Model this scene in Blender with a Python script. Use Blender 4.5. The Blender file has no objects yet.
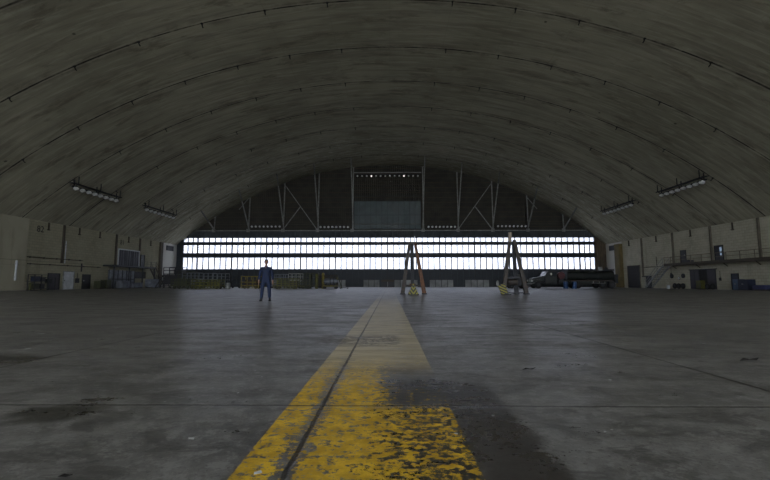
import bpy, bmesh, math, random
from mathutils import Vector, Matrix, Euler
R = math.radians; PI = math.pi
random.seed(7)
scn = bpy.context.scene
COL = scn.collection

# ------------------------------------------------------------------ materials
MATS = {}
class G:
    """little node-graph helper"""
    def __init__(s, name):
        s.m = bpy.data.materials.new(name); s.m.use_nodes = True
        s.t = s.m.node_tree; s.t.nodes.clear()
        s.out = s.t.nodes.new('ShaderNodeOutputMaterial')
        s.tc = s.t.nodes.new('ShaderNodeTexCoord').outputs['Object']
    def put(s, sock, v):
        if v is None: return
        if hasattr(v, 'is_output'): s.t.links.new(v, sock)
        elif isinstance(v, (tuple, list)) and len(v) == 3 and len(sock.default_value) == 4: sock.default_value = (*v, 1)
        else: sock.default_value = v
    def math(s, op, a, b=None, c=None, clamp=False):
        n = s.t.nodes.new('ShaderNodeMath'); n.operation = op; n.use_clamp = clamp
        for i, v in enumerate((a, b, c)): s.put(n.inputs[i], v)
        return n.outputs[0]
    def add(s, a, b): return s.math('ADD', a, b)
    def sub(s, a, b): return s.math('SUBTRACT', a, b)
    def mul(s, a, b): return s.math('MULTIPLY', a, b)
    def mx(s, a, b): return s.math('MAXIMUM', a, b)
    def step(s, v, a, b, lo=0., hi=1.):
        n = s.t.nodes.new('ShaderNodeMapRange'); n.interpolation_type = 'SMOOTHSTEP'
        s.put(n.inputs[0], v); s.put(n.inputs[1], a); s.put(n.inputs[2], b); s.put(n.inputs[3], lo); s.put(n.inputs[4], hi)
        return n.outputs[0]
    def band(s, v, a, b, soft):
        return s.mul(s.step(v, a-soft, a+soft), s.step(v, b-soft, b+soft, 1., 0.))
    def map(s, scale=(1,1,1), loc=(0,0,0), rot=(0,0,0), vec=None):
        n = s.t.nodes.new('ShaderNodeMapping'); s.put(n.inputs[0], vec or s.tc)
        n.inputs['Scale'].default_value = scale; n.inputs['Location'].default_value = loc; n.inputs['Rotation'].default_value = rot
        return n.outputs[0]
    def noise(s, scale, detail=4, rough=.6, vec=None, dist=0):
        n = s.t.nodes.new('ShaderNodeTexNoise'); s.put(n.inputs['Vector'], vec or s.tc)
        n.inputs['Scale'].default_value = scale; n.inputs['Detail'].default_value = detail
        n.inputs['Roughness'].default_value = rough; n.inputs['Distortion'].default_value = dist
        return n.outputs['Fac']
    def mix(s, f, a, b, mode='MIX'):
        n = s.t.nodes.new('ShaderNodeMix'); n.data_type = 'RGBA'; n.blend_type = mode
        s.put(n.inputs[0], f); s.put(n.inputs[6], a); s.put(n.inputs[7], b)
        return n.outputs[2]
    def xyz(s, vec=None):
        n = s.t.nodes.new('ShaderNodeSeparateXYZ'); s.put(n.inputs[0], vec or s.tc); return n.outputs
    def bump(s, h, st=.3, d=.02):
        n = s.t.nodes.new('ShaderNodeBump'); s.put(n.inputs['Height'], h)
        n.inputs['Strength'].default_value = st; n.inputs['Distance'].default_value = d; return n.outputs[0]
    def bsdf(s, col, rough=.7, metal=0, normal=None, spec=.5, **k):
        n = s.t.nodes.new('ShaderNodeBsdfPrincipled')
        s.put(n.inputs['Base Color'], col); s.put(n.inputs['Roughness'], rough); s.put(n.inputs['Metallic'], metal)
        s.put(n.inputs['Specular IOR Level'], spec)
        if normal is not None: s.put(n.inputs['Normal'], normal)
        for q, v in k.items(): s.put(n.inputs[q], v)
        s.t.links.new(n.outputs[0], s.out.inputs[0]); return n

def paint(name, col, rough=.6, metal=0, var=.35, scale=3., dirt=None, **k):
    """worn painted / metal / cloth surface with noise wear"""
    g = G(name)
    n = g.noise(scale, 5, .65)
    c = g.mix(g.step(n, .35, .7), tuple(c*(1-var) for c in col), tuple(min(1, c*(1+var*.6)) for c in col))
    if dirt:
        c = g.mix(g.step(g.noise(scale*2.3, 6, .7), .55, .66), c, dirt)
    g.bsdf(c, g.step(n, .3, .7, max(.05, rough-.1), min(1, rough+.1)), metal, **k)
    MATS[name] = g.m; return g.m

paint('steel_light', (.30,.31,.29), .55, .2)
paint('steel_dark', (.035,.038,.042), .6, .2)
paint('door_blue', (.022,.030,.038), .6, 0, .3, 1.3)
paint('header_blue', (.035,.045,.052), .6, 0, .3, 1.0)
paint('siding_dark', (.028,.026,.018), .75, 0, .5, .35)
paint('siding_brown', (.060,.042,.022), .7, 0, .35, .7)
paint('panel_green', (.075,.105,.105), .55, 0, .3, .5)
paint('panel_pale', (.30,.31,.30), .55, 0, .45, 1.2, dirt=(.08,.07,.06))
paint('column_brown', (.15,.115,.045), .8, 0, .3, 1.0)
paint('pilaster', (.075,.062,.045), .8, 0, .3, 1.2)
paint('pilaster_pale', (.15,.13,.095), .8, 0, .3, 1.2)
paint('white_paint', (.55,.58,.60), .5, 0, .2, 1.5)
paint('door_dark', (.022,.022,.026), .55, 0, .3, 2)
paint('door_mauve', (.055,.050,.062), .6, 0, .25, 1.2)
paint('yellow', (.17,.135,.012), .55, 0, .4, 2.5, dirt=(.05,.045,.02))
paint('yellow_green', (.10,.10,.014), .55, 0, .45, 2.0, dirt=(.04,.04,.02))
paint('olive', (.045,.050,.020), .6, 0, .4, 2.0)
paint('truck_green', (.012,.016,.014), .45, 0, .35, 1.5)
paint('rust_orange', (.13,.058,.026), .75, 0, .4, 3.0, dirt=(.08,.05,.03))
paint('jack_grey', (.045,.039,.032), .7, 0, .4, 3.0, dirt=(.12,.06,.03))
paint('pale_tip', (.26,.21,.15), .6, 0, .2, 3.0)
paint('grey_blue', (.17,.185,.21), .5, .2, .4, 2.0)
paint('blue_drum', (.018,.07,.21), .4, 0, .25, 3.0)
paint('blue_cabinet', (.06,.105,.17), .5, 0, .2, 2.0)
paint('navy_cabinet', (.016,.022,.045), .5, 0, .2, 2.0)
paint('blue_tarp', (.03,.035,.10), .6, 0, .3, 3.0)
paint('red_dark', (.09,.02,.022), .5, 0, .3, 3.0)
paint('rubber', (.014,.014,.014), .8, 0, .3, 5.0)
paint('lamp_glass', (.75,.77,.74), .25, .1, .2, 4.0)
paint('coverall', (.006,.015,.045), .85, 0, .3, 9.0)
paint('boot', (.012,.012,.014), .6, 0, .2, 9.0)
paint('skin', (.27,.14,.095), .55, 0, .1, 9.0)
paint('hair', (.012,.009,.007), .6, 0, .3, 30.0)
paint('eye_white', (.6,.58,.55), .3, 0, .05, 9.0)
paint('mouth_red', (.20,.07,.06), .5, 0, .1, 9.0)
paint('paper', (.42,.43,.42), .8, 0, .1, 20.0)
paint('leaf_dark', (.012,.010,.008), .8, 0, .2, 20.0)
paint('ink', (.02,.02,.02), .8, 0, .2, 9.0)
paint('asphalt', (.42,.42,.40), .9, 0, .3, .2)
paint('truck_glass', (.03,.035,.04), .15, .1, .1, 2.0)
paint('chrome', (.55,.56,.58), .2, .9, .1, 2.0)

def mat_stripe():
    g = G('hazard_stripe'); x, y, z = g.xyz()
    d = g.add(g.math('ABSOLUTE', x), g.mul(z, -.75))
    w = g.math('FRACT', g.mul(d, 4.6))
    c = g.mix(g.step(w, .47, .53), (.022,.022,.016), (.22,.20,.02))
    g.bsdf(c, .6); MATS['hazard_stripe'] = g.m
mat_stripe()
def mat_stripe2():
    g = G('hazard_stripe_diagonal'); x, y, z = g.xyz()
    w = g.math('FRACT', g.mul(g.add(x, z), 4.4))
    c = g.mix(g.step(w, .47, .53), (.022,.022,.016), (.22,.20,.02))
    g.bsdf(c, .6); MATS['hazard_stripe_diagonal'] = g.m
mat_stripe2()

def mat_glass():
    g = G('pane_glass')
    tr = g.t.nodes.new('ShaderNodeBsdfTransparent'); tr.inputs[0].default_value = (.66,.67,.70,1)
    tl = g.t.nodes.new('ShaderNodeBsdfTranslucent'); tl.inputs[0].default_value = (.9,.92,1,1)
    gl = g.t.nodes.new('ShaderNodeBsdfGlossy'); gl.inputs['Roughness'].default_value = .1
    m1 = g.t.nodes.new('ShaderNodeMixShader'); m1.inputs[0].default_value = .15
    g.t.links.new(tr.outputs[0], m1.inputs[1]); g.t.links.new(tl.outputs[0], m1.inputs[2])
    m2 = g.t.nodes.new('ShaderNodeMixShader'); m2.inputs[0].default_value = .05
    g.t.links.new(m1.outputs[0], m2.inputs[1]); g.t.links.new(gl.outputs[0], m2.inputs[2])
    g.t.links.new(m2.outputs[0], g.out.inputs[0]); MATS['pane_glass'] = g.m
mat_glass()

def mat_lit(name, col, st):
    g = G(name); e = g.t.nodes.new('ShaderNodeEmission'); e.inputs[0].default_value = (*col, 1); e.inputs[1].default_value = st
    g.t.links.new(e.outputs[0], g.out.inputs[0]); MATS[name] = g.m
mat_lit('lit_lamp', (1,.98,.9), .35)
mat_lit('lit_window', (.55,.75,1), .10)

BAY = 6.35; RIB0 = 29.35
def mat_vault():
    g = G('vault_concrete'); x, y, z = g.xyz()
    ang = g.math('ARCTAN2', x, g.add(z, 34.57))           # angle round the arch
    arc = g.mul(ang, 56.35)
    cv = g.t.nodes.new('ShaderNodeCombineXYZ'); g.put(cv.inputs[0], arc); g.put(cv.inputs[1], y)
    v = cv.outputs[0]
    big = g.noise(.09, 4, .6, v)
    streak = g.noise(1, 5, .7, g.map((.10, 1.5, 1), vec=v), .6)
    board = g.noise(1, 3, .6, g.map((.35, 3.2, 1), vec=v))
    patch = g.noise(1, 6, .75, g.map((.16, .55, 1), vec=v), .4)
    c = g.mix(g.step(big, .3, .7), (.32,.305,.225), (.48,.46,.345))
    c = g.mix(g.mul(g.step(streak, .42, .66), .6), c, (.23,.215,.17))
    c = g.mix(g.mul(g.step(board, .48, .66), .40), c, (.58,.56,.43))
    c = g.mix(g.mul(g.step(patch, .53, .66), .65), c, (.17,.155,.115))
    # pale/dark smears that follow the pour joints
    f = g.math('FRACT', g.mul(g.sub(y, RIB0 - BAY*20), 1/BAY))
    dist = g.mul(g.math('MINIMUM', f, g.sub(1, f)), BAY)
    wob = g.mul(g.sub(g.noise(.5, 4, .6, v), .5), .10)
    d2 = g.add(dist, wob)
    near = g.mul(g.step(d2, .05, .9, 1, 0), g.step(g.noise(1, 4, .7, g.map((.35, .8, 1), vec=v)), .45, .62))
    c = g.mix(g.mul(near, .7), c, (.15,.14,.11))
    line = g.mul(g.step(d2, .04, .085, 1, 0), g.step(g.noise(.4, 4, .7, v), .35, .58, .25, 1))
    c = g.mix(line, c, (.035,.032,.025))
    edge = g.mul(g.band(d2, .10, .20, .03), .25)
    c = g.mix(edge, c, (.55,.53,.44))
    # faint panel joints along the hall
    fa = g.math('FRACT', g.mul(arc, 1/4.7)); da = g.mul(g.math('MINIMUM', fa, g.sub(1, fa)), 4.7)
    c = g.mix(g.mul(g.step(da, .02, .06, 1, 0), .10), c, (.15,.14,.11))
    # paler mottle that sets in towards the last bays
    mottle = g.noise(1, 8, .8, g.map((.5, 1.6, 1), (4, 2, 0), vec=v), .3)
    c = g.mix(g.mul(g.mul(g.step(mottle, .50, .60), g.step(g.add(y, g.mul(g.noise(.2, 3, .6, v), 20)), 62, 76)), .5), c, (.72,.70,.58))
    # small pock marks
    vo = g.t.nodes.new('ShaderNodeTexVoronoi'); g.put(vo.inputs['Vector'], v); vo.inputs['Scale'].default_value = .42
    c = g.mix(g.mul(g.step(vo.outputs['Distance'], .035, .07, .8, 0), g.step(g.noise(.3), .5, .55)), c, (.07,.065,.05))
    bn = g.bump(g.add(streak, g.mul(board, .6)), .5, .05)
    g.bsdf(c, .92, normal=bn, spec=.2); MATS['vault_concrete'] = g.m
mat_vault()

def mat_wall(name, base, pale, brick=True, off=0):
    g = G(name); x, y, z = g.xyz()
    cv = g.t.nodes.new('ShaderNodeCombineXYZ'); g.put(cv.inputs[0], y); g.put(cv.inputs[1], z); v = cv.outputs[0]
    br = g.t.nodes.new('ShaderNodeTexBrick'); g.put(br.inputs['Vector'], v)
    br.inputs['Scale'].default_value = 1; br.inputs['Brick Width'].default_value = .6; br.inputs['Row Height'].default_value = .3
    br.inputs['Mortar Size'].default_value = .018; br.inputs['Mortar Smooth'].default_value = .4
    br.inputs['Color1'].default_value = (*base, 1); br.inputs['Color2'].default_value = (*[b*.86 for b in base], 1)
    br.inputs['Mortar'].default_value = (*[b*.62 for b in base], 1)
    c = br.outputs['Color'] if brick else base
    c = g.mix(g.mul(g.step(g.noise(.35, 4, .6, v), .4, .7), .5), c, pale)
    c = g.mix(g.mul(g.step(g.noise(1, 5, .7, g.map((.9, .12, 1), vec=v)), .52, .72), .4), c, tuple(b*.5 for b in base))
    # painted dado, horizontal course lines
    c = g.mix(g.mul(g.band(z, 3.05, 3.10, .02), .6), c, tuple(b*.35 for b in base))
    c = g.mix(g.mul(g.band(z, 2.55, 2.59, .02), .35), c, tuple(b*.4 for b in base))
    g.bsdf(c, .85, spec=.25, normal=g.bump(br.outputs['Fac'], -.3, .02)); MATS[name] = g.m
mat_wall('wall_tan', (.34,.32,.225), (.39,.37,.27))
mat_wall('wall_tan_light', (.36,.34,.25), (.41,.39,.295), False)
mat_wall('wall_cream', (.50,.475,.36), (.60,.58,.46))
mat_wall('wall_white', (.66,.65,.60), (.72,.71,.67), False)

def mat_corr(name, col, period, axis=0):
    g = G(name); q = g.xyz()[axis]
    w = g.math('SINE', g.mul(q, 2*PI/period))
    n = g.noise(.6, 4, .6)
    c = g.mix(g.step(n, .3, .7), tuple(a*.65 for a in col), tuple(a*1.3 for a in col))
    g.bsdf(c, .6, normal=g.bump(w, .7, .04)); MATS[name] = g.m
mat_corr('siding_sheet', (.030,.028,.019), .35)
mat_corr('header_sheet', (.040,.050,.056), .3)
mat_corr('brown_sheet', (.085,.060,.032), .3)
mat_corr('shutter_blue', (.022,.023,.030), .5, 1)
mat_corr('panel_slats', (.34,.35,.34), .18)

def mat_floor():
    g = G('floor_concrete'); x, y, z = g.xyz()
    fine = g.noise(22, 4, .7); med = g.noise(2.2, 6, .65); big = g.noise(.22, 5, .6, None, .5)
    drag = g.noise(1, 5, .7, g.map((.5, 2.4, 1)), .3)
    c = g.mix(g.step(big, .3, .7), (.078,.076,.070), (.170,.166,.156))
    c = g.mix(g.mul(g.step(med, .42, .62), .55), c, (.215,.210,.196))
    c = g.mix(g.mul(g.step(drag, .48, .66), .6), c, (.062,.060,.055))
    c = g.mix(g.mul(g.step(fine, .52, .66), .45), c, (.25,.245,.225))
    c = g.mix(g.mul(g.step(g.noise(48, 3, .7), .56, .64), .6), c, (.045,.043,.038))
    m2 = g.noise(9, 8, .8); m3 = g.noise(3.1, 7, .75, g.map((.8, 1.3, 1), (5, 9, 0)), .6)
    c = g.mix(g.mul(g.step(m2, .50, .58), .65), c, (.24,.235,.22))
    c = g.mix(g.mul(g.step(m3, .52, .60), .7), c, (.058,.055,.050))
    # pale scuffs and grit
    c = g.mix(g.mul(g.mul(g.step(g.noise(9, 5, .75, g.map((.6,1.6,1), (3,1,0))), .62, .70), g.step(g.noise(.7, 3, .6), .5, .65)), .6), c, (.30,.30,.29))
    # distance-warped coords
    wx = g.add(x, g.add(g.mul(g.sub(g.noise(5, 6, .8), .5), .30), g.mul(g.sub(g.noise(40, 3, .7), .5), .16))); wy = g.add(y, g.mul(g.sub(g.noise(4, 4, .7, g.map(loc=(7,3,0))), .5), .5))
    # wet/oily dark patch right of the stripe
    wet = g.mul(g.band(wx, -.12, .76, .045), g.band(wy, -2, 3.55, .18))
    wetR = g.mul(wet, g.step(g.noise(3.5, 5, .7), .25, .45, .65, 1))
    # oil spots
    def spot(cx, cy, rx, ry):
        a = g.mul(g.sub(wx, cx), 1/rx); b = g.mul(g.sub(wy, cy), 1/ry)
        return g.step(g.add(g.mul(a, a), g.mul(b, b)), .6, 1.15, 1, 0)
    sp = g.mx(g.mx(spot(-2.08, 2.66, .28, .20), spot(-2.0, 2.93, .13, .06)), spot(-4.15, 4.35, .55, .42))
    sp = g.mx(sp, g.mul(spot(-.75, 2.35, .16, .07), .5))
    c = g.mix(g.mul(wetR, .90), c, (.032,.027,.020))
    c = g.mix(g.mul(sp, .78), c, (.028,.026,.021))
    # general tar freckles
    c = g.mix(g.mul(g.step(g.noise(6, 6, .8, g.map((.7,1.5,1), (11,4,0))), .66, .69), .8), c, (.025,.023,.02))
    # ---- yellow stripe
    ex = g.add(x, g.mul(g.sub(g.noise(14, 3, .6), .5), .018))
    stripe = g.mul(g.band(ex, -.665, .385, .006), g.step(y, 13, 27, 1, .15))
    chips = g.noise(1, 8, .78, g.map((17, 21, 1)), .05)
    thr = g.add(.545, g.mul(g.band(x, -.02, .6, .14), -.055))
    gone = g.mul(g.band(y, 3.12, 4.15, .25), g.step(g.add(x, g.mul(g.sub(y, 2.9), .05)), -.20, .16))
    gone = g.mx(gone, g.mul(g.band(wy, 3.35, 4.25, .15), g.mul(g.step(x, .02, .25), 1.)))
    gone = g.mx(gone, g.mul(g.mul(g.band(y, 2.84, 3.3, .06), g.step(x, -.12, .02)), .62))
    gone = g.mx(gone, g.mul(g.band(wx, -.50, -.40, .015), g.step(y, 3.6, 5.5, .9, .6)))
    thr = g.sub(thr, g.mul(gone, .12))
    keep = g.step(chips, g.add(thr, .012), g.sub(thr, .012))
    far = g.step(y, 3.6, 4.9)
    keep = g.mx(keep, g.mul(far, g.step(g.noise(3, 5, .7), .66, .5, .35, 1)))
    pm = g.mul(stripe, keep)
    yel = g.mix(g.step(g.noise(7, 5, .7), .35, .65), (.46,.28,.008), (.72,.46,.022))
    yel = g.mix(g.mul(g.step(g.noise(30, 4, .7), .5, .7), .35), yel, (.26,.17,.02))
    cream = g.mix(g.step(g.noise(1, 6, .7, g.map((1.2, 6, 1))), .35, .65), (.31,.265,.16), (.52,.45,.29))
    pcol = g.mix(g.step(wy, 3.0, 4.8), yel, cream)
    bare = g.mul(stripe, g.sub(1, keep))
    c = g.mix(g.mul(g.mul(bare, g.step(y, 2.9, 4.5, 1, 0)), g.step(x, -.25, .1, .25, .8)), c, (.030,.028,.022))
    c = g.mix(g.mul(pm, .96), c, pcol)
    # brown smear across the stripe
    sm = g.mul(g.mul(g.band(wx, -1.0, .12, .1), g.band(wy, 5.45, 6.5, .2)), g.step(g.math('ABSOLUTE', g.sub(g.noise(1, 4, .7, g.map((3, 9, 1)), 1.2), .5)), .02, .075, 1, 0))
    c = g.mix(g.mul(sm, 1), c, (.045,.030,.016))
    # ---- joints
    def joint(v, at, w):
        return g.step(g.math('ABSOLUTE', g.sub(v, at)), w*.5, w, 1, 0)
    jw = g.add(x, g.mul(g.sub(g.noise(6, 4, .7), .5), .03)); jy = g.add(y, g.mul(g.sub(g.noise(6, 4, .7), .5), .02))
    fx = g.math('FRACT', g.mul(g.add(jw, .44 + 3.24*20), 1/3.24)); dx = g.mul(g.math('MINIMUM', fx, g.sub(1, fx)), 3.24)
    fy = g.math('FRACT', g.mul(g.add(jy, 6.1*20 - 2.83), 1/6.1)); dy = g.mul(g.math('MINIMUM', fy, g.sub(1, fy)), 6.1)
    jx = g.step(dx, .007, .017, 1, 0); jyy = g.step(dy, .008, .018, 1, 0)
    c = g.mix(g.mul(g.mx(jx, g.mx(g.mul(g.mx(joint(jw, 2.8, .026), joint(jw, -3.68, .03)), .9), joint(g.add(x, g.mul(g.sub(g.noise(9, 5, .8), .5), .05)), -.44, .014))), .88), c, (.020,.017,.014))
    c = g.mix(g.mul(jyy, .8), c, (.022,.020,.016))
    c = g.mix(g.mul(g.band(dy, .03, .045, .008), .35), c, (.25,.24,.22))
    rough = g.add(g.step(g.noise(1.3, 8, .75, g.map((.6, 1.2, 1))), .36, .64, .27, .46), g.mul(g.step(fine, .4, .7), .06))
    rough = g.sub(rough, g.mul(g.mx(wetR, sp), .08))
    rough = g.mx(rough, g.mul(pm, g.step(y, 3, 6, .65, .40)))
    bn = g.bump(g.add(g.mul(g.mx(jx, jyy), -2), g.add(g.mul(fine, .35), g.mul(med, .4))), .35, .01)
    g.bsdf(c, rough, spec=.55, normal=bn); MATS['floor_concrete'] = g.m
mat_floor()

# ------------------------------------------------------------------ mesh builder
class MB:
    def __init__(s): s.v = []; s.f = []
    def add(s, vs, fs):
        o = len(s.v); s.v += [tuple(v) for v in vs]; s.f += [tuple(i+o for i in f) for f in fs]; return s
    def box(s, x0, x1, y0, y1, z0, z1):
        return s.add([(x0,y0,z0),(x1,y0,z0),(x1,y1,z0),(x0,y1,z0),(x0,y0,z1),(x1,y0,z1),(x1,y1,z1),(x0,y1,z1)],
                     [(3,2,1,0),(4,5,6,7),(0,1,5,4),(1,2,6,5),(2,3,7,6),(3,0,4,7)])
    def bar(s, a, b, w, h=None, w2=None):
        """square bar from a to b (tapering to w2)"""
        a = Vector(a); b = Vector(b); h = h or w; k = (w2/w) if w2 else 1
        d = (b-a).normalized(); up = Vector((0,0,1)) if abs(d.z) < .9 else Vector((0,1,0))
        u = d.cross(up).normalized(); v = u.cross(d).normalized()
        vs = []
        for p, q in ((a, 1), (b, k)):
            for i, j in ((-1,-1),(1,-1),(1,1),(-1,1)): vs.append(p + u*i*w*q/2 + v*j*h*q/2)
        return s.add(vs, [(3,2,1,0),(4,5,6,7),(0,1,5,4),(1,2,6,5),(2,3,7,6),(3,0,4,7)])
    def tube(s, a, b, r, r2=None, n=10):
        a = Vector(a); b = Vector(b); r2 = r if r2 is None else r2
        d = (b-a).normalized(); up = Vector((0,0,1)) if abs(d.z) < .9 else Vector((0,1,0))
        u = d.cross(up).normalized(); v = u.cross(d).normalized(); vs = []
        for p, q in ((a, r), (b, r2)):
            for i in range(n):
                t = 2*PI*i/n; vs.append(p + u*math.cos(t)*q + v*math.sin(t)*q)
        return s.add(vs, [tuple(range(n-1,-1,-1)), tuple(range(n, 2*n))] + [(i,(i+1)%n,(i+1)%n+n,i+n) for i in range(n)])
    def lathe(s, prof, c=(0,0,0), axis='z', n=20):
        """prof: list of (r, h)"""
        vs = []; fs = []
        for r, h in prof:
            for i in range(n):
                t = 2*PI*i/n; p = (r*math.cos(t), r*math.sin(t), h)
                if axis == 'x': p = (p[2], p[0], p[1])
                if axis == 'y': p = (p[0], p[2], p[1])
                vs.append((p[0]+c[0], p[1]+c[1], p[2]+c[2]))
        m = len(prof)
        for k in range(m-1):
            for i in range(n): fs.append((k*n+i, k*n+(i+1)%n, (k+1)*n+(i+1)%n, (k+1)*n+i))
        fs.append(tuple(range(n-1,-1,-1))); fs.append(tuple((m-1)*n+i for i in range(n)))
        return s.add(vs, fs)
    def prism(s, pts, a, b, axis='y'):
        """pts 2D outline extruded from a to b along axis"""
        n = len(pts)
        def P(p, q):
            return (p[0], q, p[1]) if axis == 'y' else ((q, p[0], p[1]) if axis == 'x' else (p[0], p[1], q))
        vs = [P(p, a) for p in pts] + [P(p, b) for p in pts]
        return s.add(vs, [tuple(range(n-1,-1,-1)), tuple(range(n,2*n))] + [(i,(i+1)%n,(i+1)%n+n,i+n) for i in range(n)])
    def build(s, name, mat, parent=None, loc=(0,0,0), rot=(0,0,0), smooth=False, bevel=0):
        me = bpy.data.meshes.new(name); me.from_pydata(s.v, [], s.f)
        bm = bmesh.new(); bm.from_mesh(me); bmesh.ops.recalc_face_normals(bm, faces=bm.faces)
        if bevel: bmesh.ops.bevel(bm, geom=bm.edges[:], offset=bevel, segments=2, affect='EDGES', clamp_overlap=True)
        bm.to_mesh(me); bm.free()
        if smooth:
            for p in me.polygons: p.use_smooth = True
            me.set_sharp_from_angle(angle=R(40))
        me.materials.append(MATS[mat])
        o = bpy.data.objects.new(name, me); COL.objects.link(o)
        o.location = loc; o.rotation_euler = rot
        if parent: o.parent = parent
        return o
def tag(o, label=None, cat=None, group=None, kind=None):
    if label: o['label'] = label
    if cat: o['category'] = cat
    if group: o['group'] = group
    if kind: o['kind'] = kind
    return o
def thing(name, label, cat, loc=(0,0,0), rz=0, group=None, kind=None):
    o = bpy.data.objects.new(name, None); COL.objects.link(o); o.location = loc; o.rotation_euler = (0,0,rz)
    o.empty_display_size = .2
    return tag(o, label, cat, group, kind)
def struct(name, label=None, cat=None, loc=(0,0,0)):
    return thing(name, label, cat, loc, kind='structure')
def copy_tree(o, parent=None):
    c = o.copy(); COL.objects.link(c); c.parent = parent
    for ch in list(o.children): copy_tree(ch, c)
    return c

# ------------------------------------------------------------------ the hall
XW = 37.6; YF = 73.5; YB = -28.0
RV = 56.35; CZ = 21.78 - RV
def vz(x): return CZ + math.sqrt(RV*RV - x*x)

tag(MB().box(-XW, XW, YB, YF+.6, -.4, 0).build('floor', 'floor_concrete'), 'worn grey concrete hangar floor with a chipped yellow stripe and oil stains', 'floor', kind='structure')
tag(MB().box(-220, 220, YB-200, YB, -.4, -.02).build('ground', 'asphalt'), 'pale concrete apron outside the open end of the hangar', 'ground', kind='structure')
tag(MB().box(-220, 220, YF+.6, YF+160, -.4, -.02).build('ground', 'asphalt'), 'pale concrete apron beyond the far hangar doors', 'ground', kind='structure')

NV = 72
xs = []
amax = math.asin((XW+.35)/RV)
m = MB(); vs = []; fs = []
for y in (YB, YF+.7):
    for rr in (RV, RV+.45):
        for i in range(NV+1):
            a = -amax + 2*amax*i/NV; vs.append((rr*math.sin(a), y, CZ + rr*math.cos(a)))
K = NV+1
for i in range(NV):
    fs.append((i, i+1, 2*K+i+1, 2*K+i)); fs.append((K+i, 3*K+i, 3*K+i+1, K+i+1))
    fs.append((i, K+i, K+i+1, i+1)); fs.append((2*K+i, 2*K+i+1, 3*K+i+1, 3*K+i))
fs.append((0, 2*K, 3*K, K)); fs.append((NV, K+NV, 3*K+NV, 2*K+NV))
m.add(vs, fs)
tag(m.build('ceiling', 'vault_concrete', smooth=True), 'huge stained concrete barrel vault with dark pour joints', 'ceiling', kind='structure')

HT = vz(XW)
wl = struct('wall_left', 'tan block side wall on the left of the hangar', 'wall')
MB().box(-XW-.4, -XW, YB, 68.4, 0, HT+.05).build('blockwork', 'wall_tan', wl)
MB().box(-XW-.4, -XW, 68.4, YF+.6, 0, HT+.05).build('end_panel', 'wall_white', wl)
MB().box(-XW-.01, -XW+.22, YB, 42.7, 0, HT-.02).build('thick_panel', 'wall_tan_light', wl)
wr = struct('wall_right', 'cream block side wall on the right of the hangar', 'wall')
MB().box(XW, XW+.4, YB, 68.4, 0, HT+.05).build('blockwork', 'wall_cream', wr)
MB().box(XW, XW+.4, 68.4, YF+.6, 0, HT+.05).build('end_panel', 'wall_white', wr)

tn = [0]
def trim(x0, x1, y0, y1, z0, z1, mat, label):
    tn[0] += 1
    return tag(MB().box(x0, x1, y0, y1, z0, z1).build('trim_%d' % tn[0], mat), label, 'pilaster', kind='structure')
side_l = [(47.6, 3.0, .22), (56.95, 3.0, .26), (62.38, 5.5, .26)]
for y, z0, w in side_l: trim(-XW, -XW+.15, y-w/2, y+w/2, z0, HT-.02, 'pilaster', 'dark narrow pilaster on the tan left wall')
trim(-XW, -XW+.3, 67.8, 68.5, 0, HT-.05, 'pilaster', 'dark brown full-height pilaster near the far left corner')
for y, z0 in ((62.9, 1.65), (56.0, 3.2), (49.35, 3.2), (42.9, 3.2)):
    trim(XW-.15, XW, y-.12, y+.12, z0, HT-.02, 'pilaster_pale', 'slim brown pilaster on the cream right wall')
trim(XW-.55, XW, 68.2, 69.7, 0, HT-.35, 'column_brown', 'wide ochre brown column near the far right corner')
# short dark stubs hanging at the wall head
for s, ys in ((-1, (45.4, 50.0, 53.6, 59.6, 65.2)), (1, (66.2, 59.4, 52.6, 46.1))):
    for y in ys:
        x = s*(XW-.08)
        q = MB(); q.box(x-.06, x+.06, y-.06, y+.06, HT-.85, HT-.05); q.box(x-.10, x+.10, y-.12, y+.12, HT-.9, HT-.8)
        tag(q.build('wall_bracket', 'pilaster'), 'short dark bracket at the top of the %s wall' % ('left' if s < 0 else 'right'), 'bracket', 'dark brackets along the top of the %s wall' % ('left' if s < 0 else 'right'))
# corner vents
for s in (-1, 1):
    v = thing('wall_vent', 'dark louvred vent high in the far %s corner' % ('left' if s < 0 else 'right'), 'vent', (s*XW, 71.0, 6.6))
    MB().box(-.12, 0, -1.1, 1.1, -.42, .42).build('frame', 'steel_dark', v, loc=(0 if s > 0 else .12, 0, 0))
    q = MB()
    for k in range(6): q.box(-s*.20, -s*.12, -1.0, 1.0, -.34+k*.13, -.28+k*.13)
    q.build('louvre', 'door_dark', v)
# bay numbers painted on the left wall
def digits(txt, y, z, h, where):
    cu = bpy.data.curves.new('bay_number', 'FONT'); cu.body = txt; cu.size = h; cu.extrude = .004; cu.align_x = 'CENTER'
    tmp = bpy.data.objects.new('tmp', cu); COL.objects.link(tmp)
    dg = bpy.context.evaluated_depsgraph_get(); me = bpy.data.meshes.new_from_object(tmp.evaluated_get(dg)); bpy.data.objects.remove(tmp)
    me.materials.clear(); me.materials.append(MATS['ink']); me.name = 'bay_number'
    o = bpy.data.objects.new('bay_number', me); COL.objects.link(o)
    o.location = (-XW+.012, y, z); o.rotation_euler = (R(90), 0, R(90))
    return tag(o, 'black bay number %s painted high on the left wall %s' % (txt, where), 'number')
digits('82', 44.4, 6.2, .95, 'near the light panel'); digits('81', 58.3, 6.1, .95, 'above the shuttered window')

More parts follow.
